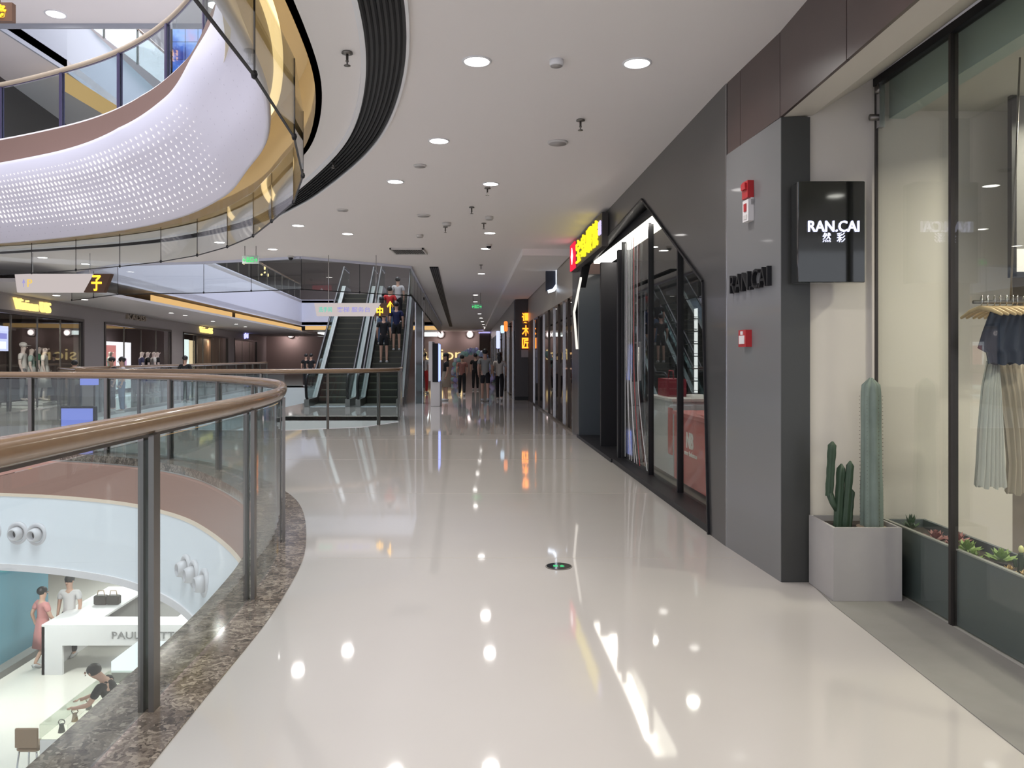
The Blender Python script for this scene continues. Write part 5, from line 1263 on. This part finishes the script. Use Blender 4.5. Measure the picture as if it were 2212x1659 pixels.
for a, b in zip(e_, e_[1:]):
    mb = MB(); mb.plate([(a+.05, .02), (b-.05, .02), (b-.05, 2.6), (a+.05, 2.6)], [], lambda q: WG(q[0], q[1], .35), lambda q: WG(q[0], q[1], .42)); mb.build('panel', M_tan, t)
mb = MB(); mb.plate([(41.2, .0), (47.05, .0), (47.05, 2.62), (41.2, 2.62)], [], lambda q: WG(q[0], q[1], .42), lambda q: WG(q[0], q[1], .46)); mb.build('backing', M_black, t)
p_ = WG(43.6, 2.5, .1); area_light(tuple(p_), .2, 25, (1, .75, .55), parent=t)
t = thing('shutter_door', tuple(WG(53, 0, .3)), 'pale closed shutter of the last gallery shop', 'door')
for k in range(8):
    mb = MB(); a = 49.5+k*.95; mb.plate([(a, .02), (a+.92, .02), (a+.92, 2.55), (a, 2.55)], [], lambda q: WG(q[0], q[1], .25), lambda q: WG(q[0], q[1], .3)); mb.build('slat', mat('shutter_grey', (.33, .30, .31), .5), t)
# round wall lamps of the far wall, light over it
for px, lb in ((622, 'bright spot lamp on the far wall left of the escalators'), (1014, 'bright spot lamp above the far wall of the passage'), (950, 'bright spot lamp beside the dark column on the far wall')):
    t = thing('wall_spot', (X(px, 61), 61.7, 3.2), lb, 'wall lamp'); MB().lathe((X(px, 61), 61.9, Z(722, 61)), [(.28, 0), (.3, -.1), (.24, -.16)], 16, axis='Y').build('lamp_body', M_plw, t)
    MB().ball((X(px, 61), 61.6, Z(722, 61)), .2, n=12, m=8).build('bulb', glow('spot_bulb', (1, .85, .85), 6), t)
    area_light((X(px, 61), 61.0, 3.2), .4, 34 if px < 800 else 10, (1, .82, .80), rot=(math.radians(35), 0, 0), parent=t)
for px0, px1, lb in ((685, 700, 'white lit strip on the far wall left of the escalators'), (916, 943, 'white lit strip on the far wall beside the column')):
    t = thing('light_strip', (X((px0+px1)/2, 61.5), 61.8, 3.1), lb, 'wall light'); MB().box((X(px0, 61.5), 61.75, Z(726, 61.5)), (X(px1, 61.5), 61.8, Z(718, 61.5))).build('diffuser', glow('strip_white', (.9, 1, 1), 3), t)
    MB().box((X(px0, 61.5)-.05, 61.8, Z(727, 61.5)), (X(px1, 61.5)+.05, 61.95, Z(717, 61.5))).build('housing', M_plw, t)
# light columns / portal at far end
t = thing('brown_portal', (X(1046, 59), 59, 0), 'brown boxed portal at the far end of the passage', 'portal')
MB().box((X(1036, 59), 58.8, 0), (X(1058, 59), 60, 3.3)).build('shaft', mat('portal_brown', (.20, .15, .13), .5), t)
MB().box((X(1034, 59), 58.7, 3.3), (X(1060, 59), 60, 3.4)).build('lit_top', glow('portal_top', (.5, .45, .9), 1.0), t)

# blue glowing kiosk shape, built for a screen reflection in the curved glass
t = thing('digital_totem', (X(168, 14.9), 14.9, 0), 'blue glowing kiosk shape for a screen reflection in the curved balustrade', 'kiosk')
xa, xb = X(130, 14.9), X(204, 14.9)
MB().box((xa, 14.9, 0), (xb, 15.02, .5), ch=.01).build('base', M_black, t)
MB().box((xa+.03, 14.88, .08), (xb-.03, 14.9, .46)).build('lower_reflection', glow('reflection_blue', (.28, .34, .95), .9), t)
MB().box((X(176, 14.9), 14.93, .5), (X(200, 14.9), 15.0, 1.1)).build('stem', M_steel, t)
MB().box((X(174, 14.9), 14.88, Z(832, 14.9)), (X(206, 14.9), 15.02, Z(818, 14.9))).build('upper_reflection', glow('reflection_blue', (.28, .34, .95), .9), t)

# ================================================================== UPPER STOREY THINGS
t = thing('led_screen', (X(412, 19), 19, 6.5), 'large blue video screen hanging in the atrium beyond the upper rail', 'screen')
xa, xb, za, zb = X(372, 19), X(455, 19), Z(165, 19), Z(-60, 19)
MB().box((xa-.05, 19.02, za-.05), (xb+.05, 19.2, zb)).build('housing', M_black, t)
M_led = mat('led_picture', (0, 0, 0), .5)
nt = M_led.node_tree; b_ = nt.nodes['Principled BSDF']; tc = nt.nodes.new('ShaderNodeTexCoord'); nz = nt.nodes.new('ShaderNodeTexNoise'); nz.inputs['Scale'].default_value = 1.6; nz.inputs['Detail'].default_value = 3
cr = nt.nodes.new('ShaderNodeValToRGB'); e = cr.color_ramp.elements; e[0].position = .32; e[0].color = (.02, .06, .35, 1); e[1].position = .72; e[1].color = (.75, .45, .75, 1); x_ = e.new(.48); x_.color = (.08, .22, .75, 1); x_ = e.new(.58); x_.color = (.35, .55, 1, 1)
nt.links.new(tc.outputs['Object'], nz.inputs['Vector']); nt.links.new(nz.outputs['Fac'], cr.inputs[0]); nt.links.new(cr.outputs[0], b_.inputs['Emission Color']); b_.inputs['Emission Strength'].default_value = 1.7
for i in range(3):
    for j in range(6):
        w_, h_ = (xb-xa)/3, (zb-za)/6; MB().box((xa+i*w_+.01, 19.0, za+j*h_+.01), (xa+(i+1)*w_-.01, 19.03, za+(j+1)*h_-.01)).build('panel', M_led, t)
mb = MB(); mb.tube([(xa+.2, 19.1, zb), (xa+.2, 19.1, 13.5)], .02, 6); mb.tube([(xb-.2, 19.1, zb), (xb-.2, 19.1, 13.5)], .02, 6); mb.build('hanger_rod', M_steel, t)
# string lights on the dark upper gallery
t = thing('string_lights', (-12.5, 34, 6.8), 'warm fairy lights hanging in the dark upper gallery', 'string lights')
wire = MB(); bulbs = []
for i in range(26):
    y_ = 24+i*.75; x_ = XL(y_)-.6; z1 = 7.6; z0 = 5.5+random.random()*.6; wire.tube([(x_, y_, z1), (x_, y_, z0)], .004, 4)
    for j in range(3): bulbs.append((x_, y_, z0+random.random()*1.6))
wire.build('wire', M_black, t)
for b in bulbs: MB().ball(b, .06, n=6, m=4).build('bulb', glow('fairy_bulb', (1, .65, .3), 8), t)

# ================================================================== STOREY BELOW
# round air nozzles on the white skirt
def nozzle(s_, z_, lb):
    i = 0; a_ = 0
    for i, (p, q) in enumerate(zip(P1, P1[1:])):
        a_ += (q-p).length
        if a_ >= s_: break
    d = (P1[i+1]-P1[i]).normalized(); n = Vector((d.y, -d.x, 0)); o_ = -.40-(-1.2-z_)*.11
    c = Vector((P1[i].x, P1[i].y, z_))+n*(-.335-(-.66-z_)*.115); ax = -n
    t = thing('air_nozzle', tuple(c), lb, 'air nozzle', 'round air nozzles on the white skirt'); R = ax.to_track_quat('Z', 'Y').to_matrix().to_4x4(); M = Matrix.Translation(c) @ R
    mb = MB(M); mb.lathe((0, 0, 0), [(.175, -.02), (.175, .015), (.15, .03), (.115, .012), (.11, .0)], 24); mb.build('flange', M_plw, t)
    mb = MB(M); mb.lathe((0, 0, 0), [(.105, .0), (.10, .06), (.085, .115), (.066, .12), (.062, .02)], 24); mb.build('nozzle', M_plw, t)
    mb = MB(M); mb.lathe((0, 0, 0), [(.062, .03), (.062, .034)], 20, sm=False); mb.build('throat', mat('dark_throat', (.10, .10, .10), .8), t)
acc1 = [0]
for a, b in zip(P1, P1[1:]): acc1.append(acc1[-1]+(b-a).length)
def s_at_px(px, far=True):
    best = None
    for i, p in enumerate(P1):
        if p.y > 8.2:
            e = abs(CX+F*p.x/p.y-px)
            if best is None or e < best[0]: best = (e, acc1[i])
    return best[1]
for px, lb in ((14, 'air nozzle cut by the picture edge on the white skirt'), (64, 'white round air nozzle, second of the group on the far skirt'), (118, 'white round air nozzle nearest the steel post on the far skirt')): nozzle(s_at_px(px), -1.2, lb)
for k, lb in enumerate(('air nozzle seen edge-on, first of three on the curved skirt', 'air nozzle seen edge-on, middle of three on the curved skirt', 'air nozzle seen edge-on, last of three on the curved skirt')): nozzle(s_at_px(462)-k*.42, -1.2, lb)
# white island counter with cut-out letters
M_cw = mat('counter_white', (.78, .77, .77), .4)
t = thing('island_counter', (-8.2, 15.7, -5), 'white open-frame island counter with grey letters downstairs', 'counter')
xa, xb, y0, y1, zt = -9.55, -6.6, 15.6, 18.2, -4.02
MB().box((xa, y0, zt-.38), (xb, y0+.06, zt)).build('front_board', M_cw, t)
MB().box((xa, y0, -5), (xa+.42, y0+.06, zt-.38)).build('leg_panel', M_cw, t)
MB().box((xa, y0, -5), (xa+.06, y1, zt)).build('side_board', M_cw, t)
mb = MB(); mb.plate([(xa, y0), (xb, y0), (xb, y1), (xa, y1)], [[(xa+1.0, y0+.5), (xb-.4, y0+.5), (xb-.4, y1-.5), (xa+1.0, y1-.5)]], lambda p: (p[0], p[1], zt), lambda p: (p[0], p[1], zt+.04)); mb.build('top', M_cw, t)
MB().box((xa, y1-.06, -5), (xb, y1, zt)).build('back_board', M_cw, t); MB().box((xb-.06, y0, -5), (xb, y1, zt)).build('side_board', M_cw, t)
text('lettering', 'PAUL MATTI', FC(X(312, 15.6), 15.598, Z(1372, 15.6)), 140*15.6/F, 15*15.6/F, .01, mat('letter_grey', (.25, .25, .25), .5), t, .0)
for px, lb in ((218, 'dark handbag on the island counter beside the tan one'), (245, 'tan and dark handbag on the island counter')):
    x = X(px, 16.9); tb = thing('handbag', (x, 16.9, zt+.04), lb, 'bag')
    MB().box((x-.14, 16.84, zt+.04), (x+.14, 16.98, zt+.24), ch=.02).build('body', mat('bag_dark', (.05, .045, .04), .5), tb)
    mb = MB(); mb.tube([(x-.08, 16.9, zt+.24), (x-.06, 16.9, zt+.34), (x+.06, 16.9, zt+.34), (x+.08, 16.9, zt+.24)], .01, 6); mb.build('handle', mat('bag_tan', (.4, .28, .18), .5), tb)
# glowing display counter
M_case = mat('case_white', (.75, .73, .70), .4)
t = thing('display_counter', (-6.9, 11.4, -5), 'glowing glass display counter the man in black bends over', 'display case')
x0, x1, y0, y1 = -6.98, -6.56, 11.35, 13.3
MB().box((x0, y0, -5), (x1, y1, -4.2), ch=.01).build('base', M_case, t)
MB().box((x0+.02, y0+.02, -4.2), (x1-.02, y1-.02, -4.18)).build('lit_bed', glow('case_bed', (1, .90, .80), 1.8), t)
for a, b, c, d in ((x0, y0, x1, y0+.01), (x0, y1-.01, x1, y1), (x0, y0, x0+.01, y1), (x1-.01, y0, x1, y1)): MB().box((a, b, -4.2), (c, d, -3.98)).build('glass_side', M_shop, t)
MB().box((x0, y0, -3.98), (x1, y1, -3.97)).build('glass_top', M_shop, t)
for k, (y_, m_) in enumerate(((11.55, 'bag_dark'), (11.9, 'bag_tan'), (12.3, 'bag_dark'))):
    tb = thing('watch_stand', ((x0+x1)/2, y_, -4.18), ['dark watch stand at the near end of the glowing counter', 'tan watch stand in the middle of the glowing counter', 'dark watch stand beside the bending man'][k], 'display item')
    MB().lathe(((x0+x1)/2, y_, -4.18), [(.05, 0), (.04, .05), (.03, .10), (.035, .12)], 10).build('stand', MATS[m_], tb)
    mb = MB(); mb.tube([((x0+x1)/2+.05*math.cos(a), y_, -4.03+.04*math.sin(a)) for a in [i*PI/4 for i in range(9)]], .008, 5); mb.build('strap', M_steel, tb)
t = thing('lit_counter', (-6.5, 14.2, -5), 'bright white lit counter partly hidden behind the steel post', 'counter')
MB().box((-7.25, 13.9, -5), (-5.6, 14.9, -4.25), ch=.01).build('base', mat('counter_taupe', (.35, .31, .28), .5), t)
MB().box((-7.25, 13.9, -4.25), (-5.6, 14.9, -4.05)).build('lit_top', glow('counter_glow', (.95, .98, 1), 1.6), t)
# stool
t = thing('stool', (-7.2, 11.55, -5), 'tan bar stool with thin metal legs beside the glowing counter', 'stool')
cx_, cy_ = -7.2, 11.55
MB().box((cx_-.17, cy_-.15, -4.42), (cx_+.17, cy_+.15, -4.34), ch=.03).build('seat', mat('stool_tan', (.28, .19, .12), .5), t)
MB().box((cx_-.17, cy_-.17, -4.34), (cx_+.17, cy_-.13, -4.05), ch=.01).build('backrest', MATS['stool_tan'], t)
for a, b in ((-1, -1), (1, -1), (-1, 1), (1, 1)):
    mb = MB(); mb.tube([(cx_+a*.13, cy_+b*.12, -4.42), (cx_+a*.18, cy_+b*.17, -5)], .012, 6); mb.build('leg', M_chrome, t)
# window display in the teal wall
t = thing('display_window', (-10.49, 14.3, -4.8), 'dark framed display window in the teal wall downstairs', 'window')
MB().box((-10.5, 13.2, -4.7), (-10.46, 15.0, -2.0)).build('frame', M_black, t)
MB().box((-10.46, 13.3, -4.6), (-10.45, 14.9, -2.1)).build('display', mat('window_photo', (.20, .19, .19), .3, noise=.7, nscale=3), t)
t = thing('plinth_kerb', (-10.4, 15, -5), 'grey stone plinth strip along the foot of the teal wall', 'plinth'); MB().box((-10.5, 12.5, -5), (-10.25, 17.4, -4.86)).build('strip', mat('plinth_grey', (.16, .16, .15), .5), t)
